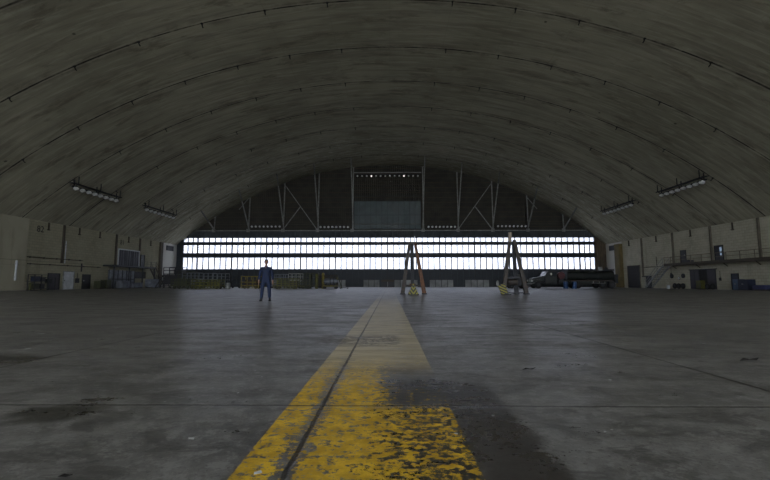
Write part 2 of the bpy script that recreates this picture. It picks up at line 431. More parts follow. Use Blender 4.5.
# ------------------------------------------------------------------ far gable
DC = -.44
wf = struct('wall_far', 'dark far gable wall above the lit hangar doors', 'wall')
def arch_poly(z0, x0=-XW, x1=XW, n=60, drop=.0):
    pts = [(x0, z0), (x1, z0)]
    for i in range(n+1):
        x = x1 + (x0-x1)*i/n; pts.append((x, max(z0+.01, vz(x)-drop)))
    return pts
MB().prism(arch_poly(8.7), YF+.22, YF+.42).build('siding', 'siding_sheet', wf)
MB().box(-XW, XW, YF-.05, YF+.22, 8.72, 9.78).build('header', 'header_sheet', wf)
MB().box(-XW, -36.55, YF-.1, YF+.42, 0, 8.7).build('jamb', 'door_blue', wf)
MB().box(35.75, XW, YF-.1, YF+.42, 0, 8.7).build('jamb', 'brown_sheet', wf)
z = 10.6
while z < 21.3:
    hx = math.sqrt(max(.1, RV*RV - (z-CZ)**2)) - .1
    MB().box(-hx, hx, YF+.12, YF+.22, z-.04, z+.04).build('girt', 'siding_brown', wf)
    z += .88
hxx = math.sqrt(RV*RV - (10.-CZ)**2)
MB().box(-hxx, hxx, YF-.32, YF-.18, 9.82, 9.96).build('lower_chord', 'steel_light', wf)
MB().box(-hxx, hxx, YF-.15, YF+.2, 9.78, 9.9).build('ledge', 'steel_dark', wf)
MB().box(-hxx, hxx, YF-.2, YF-.1, 11.0, 11.08).build('rail', 'pilaster', wf)
# sliding panel in the middle
q = MB(); q.box(-6.35, 5.45, YF-.12, YF+.1, 10.15, 15.2); q.build('tail_door', 'panel_green', wf)
q = MB()
for k in range(13): xx = -6.35 + 11.8*k/12; q.box(xx-.03, xx+.03, YF-.16, YF-.12, 10.15, 15.2)
for zz in (10.2, 12.65, 15.15): q.box(-6.35, 5.45, YF-.17, YF-.12, zz-.05, zz+.05)
q.build('tail_door_ribs', 'header_blue', wf)
for zz in (16.1, 17.1, 18.2, 19.05): MB().box(-6.4, 5.5, YF-.05, YF+.12, zz-.03, zz+.03).build('crossbar', 'steel_dark' if zz < 17 else 'pilaster', wf)
MB().box(-6.5, 5.6, YF-.2, YF-.05, 20.25, 20.4).build('crossbar', 'steel_light', wf)
# posts, braces to the vault, diagonals
PX = [DC-30.6, DC-24.5, DC-18.35, DC-12.25, DC-6.15, DC+6.35, DC+12.45, DC+18.55, DC+24.65, DC+30.85]
for i, x in enumerate(PX):
    s = 1 if x > 0 else -1
    MB().bar((x-s*.0, YF-.25, 9.9), (x-s*.1, YF-.25, vz(x)-.02), .17).build('post', 'steel_light', wf)
    MB().bar((x-s*.15, YF-.3, 9.9), (x-s*.15, 67.6, vz(x)-.02), .17).build('brace', 'steel_light', wf)
    MB().box(x-.35, x+.2, YF-.38, YF-.2, 9.65, 10.2).build('gusset', 'steel_light', wf)
for s in (-1, 1):
    a = (DC+s*18.45, YF-.28, vz(18.45)-.3); b = (DC+s*12.35, YF-.28, 10.0)
    MB().bar(a, b, .13).build('diagonal', 'steel_light', wf)
    MB().bar((DC+s*18.45, YF-.28, 10.0), ((a[0]+b[0])/2, YF-.28, (a[2]+b[2])/2), .13).build('diagonal', 'steel_light', wf)
    MB().bar((DC+s*24.5, YF-.28, vz(24.5)-.3), (DC+s*26.3, YF-.28, vz(26.3)-1.6), .10).build('diagonal', 'steel_light', wf)

# door leaves: 13 on the grid of 6.1 m, end ones narrower
def leaf(n, xa, xb, panes, sill_mat='door_blue'):
    d = struct('door_%d' % n, 'tall dark sliding hangar door leaf with three bands of bright windows', 'door', ((xa+xb)/2, YF, 0))
    d['group'] = 'sliding leaves of the far hangar door'
    h = (xb-xa)/2; w = .07
    MB().box(-h+.02, h-.02, 0, .14, .005, 3.15).build('lower_panel', sill_mat, d)
    q = MB()
    for k in range(panes+1):
        xx = -h + .02 + (2*h-.04)*k/panes; q.box(xx-.03, xx+.03, -.04, 0, .1, 3.1)
    q.build('panel_rib', 'header_blue', d)
    MB().box(-h+.02, h-.02, -.05, .14, 5.14, 5.95).build('rail', sill_mat, d)
    MB().box(-h+.02, h-.02, -.05, .14, 7.35, 7.88).build('rail', sill_mat, d)
    MB().box(-h+.02, h-.02, -.05, .14, 8.62, 8.71).build('rail', sill_mat, d)
    MB().box(-h, -h+.10, -.08, .16, .005, 8.7).build('stile', 'steel_dark', d)
    MB().box(h-.10, h, -.08, .16, .005, 8.7).build('stile', 'steel_dark', d)
    for z0, z1 in ((3.15, 5.14), (5.95, 7.35), (7.88, 8.62)):
        wn = MB()
        for k in range(1, panes):
            xx = -h + 2*h*k/panes; wn.box(xx-.075, xx+.075, -.02, .12, z0, z1)
        wn = wn.build('window_frame', 'steel_dark', d)
        MB().box(-h+.10, h-.10, .05, .06, z0, z1).build('pane', 'pane_glass', wn)
    # bracing rods on the weather side, faint through the panes
    q = MB()
    for a, b in (((-h+.2, .9, 3.0), (0, .9, 5.3)), ((0, .9, 5.3), (h-.2, .9, 3.0)), ((-h+.2, .9, 5.8), (0, .9, 7.9)), ((0, .9, 7.9), (h-.2, .9, 5.8))): q.tube(a, b, .035, n=6)
    q.box(-h+.1, h-.1, .14, .9, 5.4, 5.5); q.box(-h+.1, h-.1, .14, .9, 2.9, 3.0); q.box(-h+.1, h-.1, .14, .9, 7.95-.1, 7.95)
    q.build('outer_bracing', 'steel_light', d)
bd = [DC+v for v in (-36.1, -33.5, -27.4, -21.3, -15.25, -9.15, -3.05, 0, 3.05, 9.15, 15.25, 21.3, 27.4, 33.5, 36.2)]
for i in range(len(bd)-1):
    wd = bd[i+1]-bd[i]; leaf(i+1, bd[i], bd[i+1], max(3, round(wd/1.02)))

# pale sheet panels at the foot of the doors
for xa, xb, z0, z1, lab in ((-9.15, -7.7, 0, 1.3, 'small pale metal panel beside the equipment at the foot of the far door'), (-4.65, -1.8, 0, 1.3, 'pale weathered metal panel left of the centre seam of the far door'),
        (.75, 4.8, 0, 1.3, 'long pale metal panel behind the rust legged tripod jack'), (6.85, 11.0, 0, 1.3, 'pale metal panel in the gap right of the rust legged tripod jack'), (13.0, 17.2, 0, 1.3, 'pale metal panel left of the dark tripod jack'),
        (21.4, 23.0, 1.35, 2.3, 'small raised pale panel seen between the legs of the dark tripod jack')):
    t = thing('metal_panel', lab, 'panel', ((xa+xb)/2, YF-.14, z0), 0, 'pale metal panels at the foot of the far door')
    h = (xb-xa)/2; hh = z1-z0
    MB().box(-h, h, 0, .06, 0.0, hh).build('sheet', 'panel_slats', t)
    q = MB(); nn = max(2, round(2*h/1.0))
    for k in range(nn+1):
        xx = -h + 2*h*k/nn; q.box(xx-.04, xx+.04, -.04, 0, 0, hh)
    q.box(-h, h, -.04, 0, hh-.06, hh)
    q.build('frame', 'steel_dark', t)
t = thing('service_door', 'low dark double door in the centre of the far hangar door', 'door', (.44-.85, YF-.14, 0))
MB().box(-1.1, 1.1, 0, .06, 0, 1.3).build('door_leaf', 'door_dark', t)
MB().box(-1.1, 1.1, -.05, 0, .95, 1.3).build('lintel', 'siding_brown', t)
MB().box(-.04, .04, -.04, 0, 0, .95).build('seam', 'steel_light', t)

# ------------------------------------------------------------------ hooks along the vault joints
hk = None
names = ['first visible', 'second visible', 'third visible', 'fourth visible', 'fifth visible', 'sixth visible', 'seventh visible']
q = MB(); q.box(-.09, .09, -.12, .12, -.06, .05); q.tube((0,0,-.03), (0,0,-.34), .05, n=6)
q.tube((0,0,-.34), (0,.10,-.42), .05, n=6); q.tube((0,.10,-.42), (0,.16,-.34), .04, n=6)
for r in range(7):
    y = RIB0 + BAY*r
    for k in range(-7, 8):
        if k == 0: continue
        x = k*4.67 + (.35 if r % 2 else 0)
        if hk is None: o = hk = q.build('ceiling_hook', 'ink')
        else: o = hk.copy(); COL.objects.link(o)
        o.scale = (.75,.75,.75); o.location = (x, y, vz(x)); o.rotation_euler = (0, math.asin(x/RV), 0)
        tag(o, 'small dark iron hook on the %s vault joint counted from the camera' % names[r].split()[0], 'hook', 'dark hooks on the %s vault joint' % names[r].split()[0])

# ------------------------------------------------------------------ floodlight racks
def lamp_parts(par, loc, tilt, axis, r=.24, lit=False):
    q = MB(); q.lathe([(r*.35, .28), (r*.7, .2), (r, .02), (r, -.02)], n=12)
    h = q.build('lamp', 'steel_dark', par, loc=loc, rot=tilt, smooth=True)
    q = MB(); q.lathe([(r*.92, -.021), (r*.7, -.07), (r*.3, -.10)], n=12)
    q.build('lens', 'lit_lamp' if lit else 'lamp_glass', h, smooth=True)
def side_rack(x, y0, y1, lab, n=8):
    s = 1 if x > 0 else -1
    zv = vz(x); t = thing('floodlight_rack', lab, 'lights', (x, (y0+y1)/2, zv), 0, 'floodlight racks on the vault')
    L = (y1-y0)/2; zb = -.75
    q = MB(); q.bar((0,-L,zb), (0,L,zb), .14); q.bar((-s*.45,-L,zb+.25), (-s*.45,L,zb+.25), .1)
    q.build('bar', 'steel_dark', t)
    for yy in (-L+.3, 0, L-.3):
        MB().bar((0,yy,zb), (s*.0,yy,.0), .08).bar((0,yy,zb), (-s*.45,yy,zb+.25), .07).bar((-s*.45,yy,zb+.25), (-s*.45, yy, vz(x-s*.45)-zv), .07).build('hanger', 'steel_dark', t)
    MB().box(-.25, .25, -L-.1, L+.1, zb+.33, zb+.38).build('tray', 'steel_dark', t)
    for k in range(n):
        yy = -L+.45 + (2*L-.9)*k/(n-1)
        lamp_parts(t, (-s*.12, yy, zb-.18), (R(-28 if True else 0), R(s*25), 0), 'y', .30)
side_rack(-32.6, 41.9, 49.2, 'rack of floodlights on the left of the vault, nearer the camera')
side_rack(-32.6, 54.6, 62.4, 'rack of floodlights on the left of the vault, farther away')
side_rack(31.9, 41.9, 49.2, 'rack of floodlights on the right of the vault, nearer the camera')
side_rack(31.9, 54.6, 62.4, 'rack of floodlights on the right of the vault, farther away')
def gable_rack(x0, x1, z, lab, n, lit=(), r=.22):
    t = thing('floodlight_bar', lab, 'lights', ((x0+x1)/2, YF-.62, z), 0, 'floodlight bars on the far gable'); L = (x1-x0)/2
    MB().bar((-L,0,.38), (L,0,.38), .1).build('bar', 'steel_dark', t)
    q = MB()
    for xx in (-L+.3, L-.3): q.box(xx-.05, xx+.05, 0, .62-.05-.3 if z < 12 else .62, .33, .43)
    q.build('arm', 'steel_dark', t)
    for k in range(n):
        xx = -L+.25 + (2*L-.5)*k/(n-1)
        lamp_parts(t, (xx, -.02, .12), (R(-62), 0, 0), 'x', r, k in lit)
gable_rack(-24.5, -19.1, 10.45, 'row of small floodlights on the gable chord, far left', 8)
gable_rack(-12.4, -7.1, 10.35, 'row of small floodlights on the gable chord, left of the central green panel', 8)
gable_rack(6.5, 11.6, 10.35, 'row of small floodlights on the gable chord, right of the central green panel', 8)
gable_rack(18.6, 23.9, 10.45, 'row of small floodlights on the gable chord, far right', 8)
gable_rack(-6.0, 5.2, 19.45, 'long row of lights under the crown of the gable with two lit lamps', 14, (3, 10), .17)

# ------------------------------------------------------------------ left wall fittings
LX = -XW
def wall_door(n, side, y0, y1, z0, z1, mat, lab, cat='door', handle=True, frame='steel_dark', fw=.08, kind='structure', name='door'):
    """door/window with frame set on a side wall"""
    s = -side                                                    # direction into the room
    d = struct('%s_%d' % (name, n), lab, cat, (side*XW, (y0+y1)/2, z0))
    h = (y1-y0)/2; H = z1-z0
    a, b = sorted((0, s*.05)); MB().box(a, b, -h, h, 0.0, H).build('leaf' if name == 'door' else 'shutter', mat, d)
    a, b = sorted((0, s*.11)); q = MB(); q.box(a, b, -h-fw, -h, 0, H+fw); q.box(a, b, h, h+fw, 0, H+fw); q.box(a, b, -h, h, H, H+fw)
    q.build('frame', frame, d)
    if handle:
        MB().box(*sorted((s*.05, s*.13)), -h+.1, -h+.18, .95, 1.1).build('handle', 'steel_light', d)
    return d
wall_door(20, -1, 48.05, 49.6, 0, 2.02, 'white_paint', 'plain white door at the foot of the left wall', frame='steel_light')
wall_door(21, -1, 51.1, 52.3, 0, 1.72, 'door_dark', 'dark narrow door right of the white door')
wall_door(22, -1, 45.9, 47.4, 0, 1.75, 'door_mauve', 'grey mauve door left of the white door')
w = wall_door(1, -1, 57.6, 62.3, 3.2, 5.35, 'shutter_blue', 'wide dark shuttered window above the left platform', 'window', False, 'white_paint', .14, name='window')
q = MB()
for k in range(1, 6): yy = -2.35 + 4.7*k/6; q.box(.05, .08, yy-.03, yy+.03, 0, 2.15)
q.box(.05, .09, -2.35, 2.35, 1.05, 1.12); q.build('mullion', 'steel_dark', w)
wall_door(23, -1, 62.85, 63.7, 3.2, 4.9, 'door_dark', 'narrow upper door right of the shuttered window')
t = thing('wall_pipe', 'pale vertical pipe on the light panel at the far left', 'pipe', (-XW+.32, 41.5, 1.0))
MB().tube((0,0,0), (0,0,2.0), .09).build('tube', 'white_paint', t)
MB().box(-.10, .05, -.14, .14, .3, .38).build('clamp', 'steel_light', t); MB().box(-.10, .05, -.14, .14, 1.6, 1.68).build('clamp', 'steel_light', t)
t = thing('wall_pipe', 'thin pale pipe beside the first dark pilaster of the left wall', 'pipe', (-XW+.1, 48.0, 3.0))
MB().tube((0,0,0), (0,0,2.6), .05).build('tube', 'white_paint', t)
MB().box(-.10, .05, -.1, .1, .4, .46).build('clamp', 'steel_light', t); MB().box(-.10, .05, -.1, .1, 2.1, 2.16).build('clamp', 'steel_light', t)
for y0, y1, z, lab in ((43.0, 54.0, 2.75, 'long thin horizontal pipe on the left wall above the doors'), (42.9, 50.8, 3.45, 'upper thin horizontal pipe on the left wall')):
    t = thing('wall_pipe', lab, 'pipe', (-XW+.12, y0, z))
    MB().tube((0,0,0), (0,y1-y0,0), .045, n=8).build('tube', 'pilaster', t)
    q = MB()
    for k in range(5): yy = .4+(y1-y0-.8)*k/4; q.box(-.12, .04, yy-.04, yy+.04, -.07, .07)
    q.build('clamp', 'steel_dark', t)
t = thing('wall_pipe', 'short dark downpipe above the dark narrow door', 'pipe', (-XW+.1, 50.7, 2.1))
MB().tube((0,0,0), (0,0,1.0), .07).build('tube', 'steel_dark', t)
t = thing('fuse_box', 'dark fuse box on the wall beside the white door', 'box', (-XW+.02, 50.1, .75))
MB().box(0, .22, -.22, .22, 0, .55).build('case', 'door_dark', t, bevel=.02); MB().box(.22, .24, -.17, .17, .05, .5).build('lid', 'steel_dark', t); MB().tube((.1,0,.55), (.1,0,1.2), .03, n=6).build('conduit', 'steel_dark', t)

def railing(par, p0, p1, h, n, mat='steel_dark', mid=True, r=.03):
    p0 = Vector(p0); p1 = Vector(p1)
    for k in range(n):
        p = p0.lerp(p1, k/(n-1)); MB().tube(p, p+Vector((0,0,h)), r, n=6).build('rail_post', mat, par)
    q = MB(); q.tube(p0+Vector((0,0,h)), p1+Vector((0,0,h)), r, n=6)
    if mid: q.tube(p0+Vector((0,0,h*.52)), p1+Vector((0,0,h*.52)), r*.8, n=6)
    q.build('handrail', mat, par)
def stairs(name, lab, x0, x1, ya, za, yb, zb, mat, n=12, rail=.95, tread='steel_dark'):
    """from top (ya,za) to foot (yb,zb)"""
    t = thing(name, lab, 'stairs', ((x0+x1)/2, yb, zb)); h = (x1-x0)/2
    A = Vector((0, ya-yb, za-zb))
    for sx in (-h, h):
        MB().bar((sx,0,.06), (sx,A.y,A.z-.06), .06, .26).build('stringer', mat, t)
    for k in range(n):
        f = (k+.5)/n; MB().box(-h+.03, h-.03, A.y*f-.14, A.y*f+.14, A.z*f-.02, A.z*f+.02).build('tread', tread, t)
    for sx in (-h, h):
        q = MB(); q.tube((sx,0,rail), (sx,A.y,A.z+rail), .03, n=6); q.tube((sx,0,rail*.5), (sx,A.y,A.z+rail*.5), .025, n=6)
        for f in (.02, .35, .68, .98): q.tube((sx,A.y*f,A.z*f), (sx,A.y*f,A.z*f+rail), .028, n=6)
        q.build('handrail', mat, t)
    return t
# platform on the left wall
t = thing('raised_platform', 'dark steel platform on posts below the shuttered window', 'platform', (LX+.75, 59.6, 0))
MB().box(-.74, .75, -5.0, 4.9, 2.92, 3.12).build('deck', 'steel_dark', t)
for yy in (-4.8, -1.6, 1.6, 4.7): MB().box(.6, .72, yy-.06, yy+.06, 0, 2.92).build('post', 'steel_dark', t)
railing(t, (.7, .2, 3.12), (.7, 4.8, 3.12), .75, 5, r=.022)
stairs('stairs', 'dark steel stairs down from the left platform', LX+.55, LX+1.45, 64.6, 3.0, 67.4, 0, 'pilaster', 10)
t = thing('partition', 'bluish grey boarded partition under the left platform', 'partition', (LX+.55, 58.0, 0))
MB().box(-.05, .05, -3.0, 2.6, .05, 2.45).build('boards', 'grey_blue', t)
q = MB()
for k in range(7): yy = -3.0+5.6*k/6; q.box(.05, .1, yy-.05, yy+.05, .02, 2.5)
q.box(.05, .1, -3.0, 2.6, 1.2, 1.3); q.build('batten', 'steel_dark', t)
wall_door(2, -1, 61.2, 64.2, 1.4, 2.35, 'door_dark', 'low dark window under the left platform', 'window', False, 'pilaster_pale', .08, name='window')
# crates and sheets beside the stairs
def crate(lab, x, y, sx, sy, sz, mat='grey_blue', rz=0, name='crate', group=None, lidm=None):
    t = thing(name, lab, name.replace('_', ' '), (x, y, 0), rz, group)
    MB().box(-sx/2, sx/2, -sy/2, sy/2, .08, sz).build('body', mat, t, bevel=.02)
    q = MB()
    for a in (-1, 1): q.box(a*sx*.38-.06, a*sx*.38+.06, -sy/2, sy/2, 0, .08)
    q.build('skid', 'pilaster', t)
    q = MB()
    for a in (-1, 1):
        q.box(a*(sx/2)-.03, a*(sx/2)+.03, -sy/2-.03, -sy/2+.05, .1, sz-.02)
    q.box(-sx/2-.02, sx/2+.02, -sy/2-.03, sy/2+.02, sz-.0, sz+.04); q.build('lid', lidm or mat, t)
    return t
crate('grey blue crate under the left end of the left platform', LX+1.55, 56.6, .9, 1.5, 1.0)
crate('long low grey blue crate under the middle of the left platform', LX+1.6, 59.2, .9, 2.2, .75, 'grey_blue')
crate('taller grey blue crate at the foot of the left stairs', LX+2.1, 62.6, 1.0, 1.8, 1.25, 'grey_blue')
crate('small olive crate left of the left platform', LX+.9, 52.95, .8, .9, .95, 'olive')
crate('olive yellow crate against the left wall beside the platform post', LX+1.0, 54.0, .8, .9, 1.1, 'olive')
# workbenches / shelving at the far left
def shelf(lab, x, y, L, H, n, mat='steel_dark', D=.7):
    t = thing('shelf_rack', lab, 'shelf', (x, y, 0), R(90))
    for a in (-1, 1):
        for b in (-1, 1): MB().box(a*L/2-.03, a*L/2+.03, b*D/2-.03, b*D/2+.03, 0, H).build('upright', mat, t)
    for k in range(n): zz = .15+(H-.2)*k/(n-1); MB().box(-L/2, L/2, -D/2, D/2, zz-.02, zz+.03).build('shelf', mat, t)
    return t
shelf('dark steel shelf rack against the far left wall', LX+.75, 43.75, 1.7, 1.65, 3)
shelf('low dark steel shelf rack left of the grey mauve door', LX+.65, 45.2, 1.0, 1.35, 3)
for (y, z0, sx, sy, sz, mt, lab) in ((43.4, .185, .55, .6, .5, 'olive', 'olive box on the bottom shelf of the far left rack'), (44.15, .185, .5, .5, .45, 'door_dark', 'black box on the bottom shelf of the far left rack'),
        (43.45, .935, .5, .7, .5, 'navy_cabinet', 'dark blue box on the middle shelf of the far left rack'), (44.2, .935, .5, .5, .42, 'door_dark', 'black box on the middle shelf of the far left rack'), (45.15, .78, .45, .5, .4, 'door_dark', 'black box on the middle shelf of the low rack')):
    t = thing('storage_box', lab, 'box', (LX+.72, y, z0)); MB().box(-sx/2, sx/2, -sy/2, sy/2, 0, sz).build('body', mt, t, bevel=.02); MB().box(-sx/2-.02, sx/2+.02, -sy/2-.02, sy/2+.02, sz-.03, sz+.01).build('lid', 'steel_dark', t)
t = thing('hazard_bollard', 'short yellow green bollard at the corner of the light panel', 'bollard', (LX+1.1, 42.4, 0)); MB().lathe([(.1,0),(.1,.7),(.06,.78)], n=12).build('post', 'yellow_green', t, smooth=True); MB().box(-.16,.16,-.16,.16,0,.03).build('base', 'steel_dark', t)

# ------------------------------------------------------------------ right wall fittings
RX = XW
wall_door(24, 1, 63.75, 66.9, 0, 3.35, 'ink', 'large dark doorway beside the ochre column', frame='pilaster_pale', handle=False)
d = wall_door(25, 1, 61.1, 62.15, 0, 1.55, 'door_dark', 'small dark door left of the right stairs')
MB().box(-.5, 0, -.65, .95, 1.62, 1.76).build('canopy', 'steel_dark', d)
wall_door(26, 1, 53.75, 54.55, 3.25, 4.85, 'door_dark', 'narrow dark door onto the right walkway')
d = wall_door(27, 1, 47.75, 48.85, 3.25, 4.95, 'door_dark', 'upper door on the right walkway with bright panes')
q = MB(); q.box(-.06, -.05, -.44, -.12, 1.05, 1.55); q.build('glazing', 'lit_window', d)
MB().box(-.06, -.05, -.40, -.16, .62, .92).build('glazing', 'lit_window', d)
wall_door(28, 1, 45.95, 46.75, 0, 1.7, 'navy_cabinet', 'dark blue door beside the light blue cabinet')
# big sliding doors, middle open
t = struct('door_29', 'pair of grey mauve sliding doors with a dark gap between them', 'door', (RX, 51.05, 0))
MB().box(-.10, -.02, -2.05, -.75, 0.02, 2.3).build('leaf', 'door_mauve', t)
MB().box(-.10, -.02, .6, 2.05, 0.02, 2.3).build('leaf', 'door_mauve', t)
MB().box(-.02, 0, -.75, .6, 0.0, 2.3).build('opening', 'ink', t)
MB().box(-.16, 0, -2.2, 2.2, 2.3, 2.42).build('track', 'steel_dark', t)
for a, b in ((-1.5, .5), (.75, .5)): pass
q = MB()
for yy in (-2.05, -.77, .6, 1.3, 2.03): q.box(-.13, -.10, yy-.03, yy+.03, .05, 2.28)
q.build('batten', 'steel_dark', t)
crate('olive yellow crate in the gap of the sliding doors', RX-.45, 51.0, .5, .8, 1.0, 'yellow_green')
# walkway
t = thing('walkway', 'long raised walkway with railing along the right wall', 'walkway', (RX-.65, 46.0, 0))
MB().box(-.64, .64, -22, 10.15, 2.98, 3.22).build('deck', 'pilaster', t)
MB().box(-.7, -.64, -22, 10.15, 2.93, 3.26).build('edge_beam', 'pilaster', t)
for k in range(8): MB().bar((.1, 9.6-k*4.2, 2.98), (.6, 9.6-k*4.2, 2.6), .07).build('bracket', 'pilaster', t)
railing(t, (-.62, -21.8, 3.22), (-.62, 8.8, 3.22), .86, 18, 'pilaster_pale', r=.035)
railing(t, (-.62, 10.1, 3.22), (.5, 10.1, 3.22), .86, 2, 'pilaster_pale', r=.035)
stairs('stairs', 'steel stairs rising to the right walkway', RX-1.35, RX-.45, 56.25, 3.1, 60.4, 0, 'panel_pale', 14)
t = thing('storage_box', 'long dark box on the right walkway beside the narrow door', 'box', (RX-.4, 52.8, 3.22)); MB().box(-.25,.25,-.6,.6,0,.35).build('body', 'door_dark', t, bevel=.02); MB().box(-.27,.27,-.62,.62,.33,.38).build('lid', 'steel_dark', t)
for y, lab in ((54.4, 'dark round wall fan right of the stairs'), (56.6, 'dark round wall fan behind the stairs')):
    t = thing('wall_fan', lab, 'fan', (RX-.02, y, 1.65)); MB().lathe([(.30,0),(.30,.12),(.22,.16)], axis='x', n=16).build('housing', 'door_dark', t, rot=(0,0,PI), smooth=True)
    MB().box(-.2,-.17,-.22,.22,-.02,.02).box(-.2,-.17,-.02,.02,-.22,.22).build('guard', 'steel_dark', t)
t = thing('wall_lamp', 'small pale round lamp between the two wall fans', 'lamp', (RX, 55.3, 1.35)); MB().lathe([(.14,0),(.16,.06),(.08,.13)], axis='x', n=14).build('glass', 'lamp_glass', t, rot=(0,0,PI), smooth=True); MB().box(-.02,0,-.18,.18,-.18,.18).build('plate', 'steel_dark', t)
# tyres leaning/standing by the right wall
q = MB(); prof = []
n1, n2 = 22, 10; vs = []; fs = []
for i in range(n1):
    a = 2*PI*i/n1
    for j in range(n2):
        b = 2*PI*j/n2; rr = .27 + .085*math.cos(b)
        vs.append((.11*math.sin(b), rr*math.cos(a), rr*math.sin(a)))
for i in range(n1):
    for j in range(n2): fs.append((i*n2+j, ((i+1)%n1)*n2+j, ((i+1)%n1)*n2+(j+1)%n2, i*n2+(j+1)%n2))
q.add(vs, fs); ty = None
for y, x, lab in ((54.35, 36.35, 'black tyre by the right wall, nearest the stairs'), (53.55, 36.3, 'second black tyre from the right stairs'), (52.85, 36.35, 'third black tyre from the right stairs'), (49.0, 36.5, 'black tyre right of the sliding doors'), (48.2, 36.5, 'black tyre left of the dark blue door')):
    r0 = thing('tyre', lab, 'tyre', (x, y, .355), 0, 'tyres along the right wall')
    if ty is None:
        ty = q.build('rubber_tread', 'rubber', r0, smooth=True)
        hb = MB().lathe([(.20,-.05),(.20,.05)], axis='x', n=16).build('hub', 'steel_dark', r0)
    else:
        for ch in (ty, hb): c = ch.copy(); COL.objects.link(c); c.parent = r0
t = thing('drum', 'small white drum at the foot of the right stairs', 'drum', (36.2, 55.4, 0)); MB().lathe([(.2,0),(.2,.15),(.21,.17),(.2,.19),(.2,.42),(.17,.45)], n=16).build('shell', 'white_paint', t, smooth=True); MB().lathe([(.17,.45),(.16,.47)], n=16).build('lid', 'steel_light', t)
def cabinet(lab, x, y, D, W, H, mat):
    t = thing('storage_cabinet', lab, 'cabinet', (x, y, 0)); MB().box(-D/2, D/2, -W/2, W/2, .05, H).build('body', mat, t, bevel=.015)
    for s in (-1, 1):
        d = MB().box(-D/2-.03, -D/2, *( (.01, W/2-.03) if s > 0 else (-W/2+.03, -.01)), .1, H-.05).build('door', mat, t); MB().box(-D/2-.06, -D/2-.03, s*.06-.02, s*.06+.02, H*.5, H*.5+.15).build('handle', 'steel_light', d)
    MB().box(-D/2+.03, D/2, -W/2+.03, W/2-.03, 0, .05).build('plinth', 'steel_dark', t)
cabinet('light blue metal cabinet against the right wall', 37.1, 45.35, .7, .75, 1.15, 'blue_cabinet')
cabinet('dark blue metal cabinet right of the light blue cabinet', 37.0, 44.25, .8, 1.25, 1.12, 'navy_cabinet')
t = thing('covered_pallet', 'low stack under a blue tarp at the far right edge', 'pallet', (36.9, 42.2, 0)); MB().box(-.5,.5,-.75,.75,.12,.55).build('tarp', 'blue_tarp', t, bevel=.06)
q = MB()
for a in (-.4, 0, .4): q.box(a-.06, a+.06, -.75, .75, 0, .12)
q.build('pallet', 'pilaster', t)
for y0, z, lab in ((49.2, 1.0, 'small dark switch box right of the sliding doors'), (57.5, 1.7, 'small dark switch box above the foot of the right stairs')):
    t = thing('switch_box', lab, 'box', (RX, y0-.8, z)); MB().box(-.14,0,-.12,.12,0,.35).build('case', 'door_dark', t, bevel=.02); MB().tube((-.05,0,.35), (-.05,0,1.1), .025, n=6).build('conduit', 'steel_dark', t)
t = thing('wall_pipe', 'thin upright conduit on the right wall beside the stairs', 'pipe', (RX-.08, 59.6, 1.8)); MB().tube((0,0,0), (0,0,2.6), .04, n=8).build('tube', 'pilaster', t); MB().box(-.03,.08,-.08,.08,.5,.56).box(-.03,.08,-.08,.08,2.0,2.06).build('clamp', 'steel_dark', t)
t = thing('wall_pipe', 'thin horizontal pipe on the right wall above the foot of the stairs', 'pipe', (RX-.08, 57.0, 3.0)); MB().tube((0,0,0), (0,5.6,0), .035, n=8).build('tube', 'pilaster', t); MB().box(-.03,.08,.4,.5,-.05,.05).box(-.03,.08,4.9,5.0,-.05,.05).build('clamp', 'steel_dark', t)

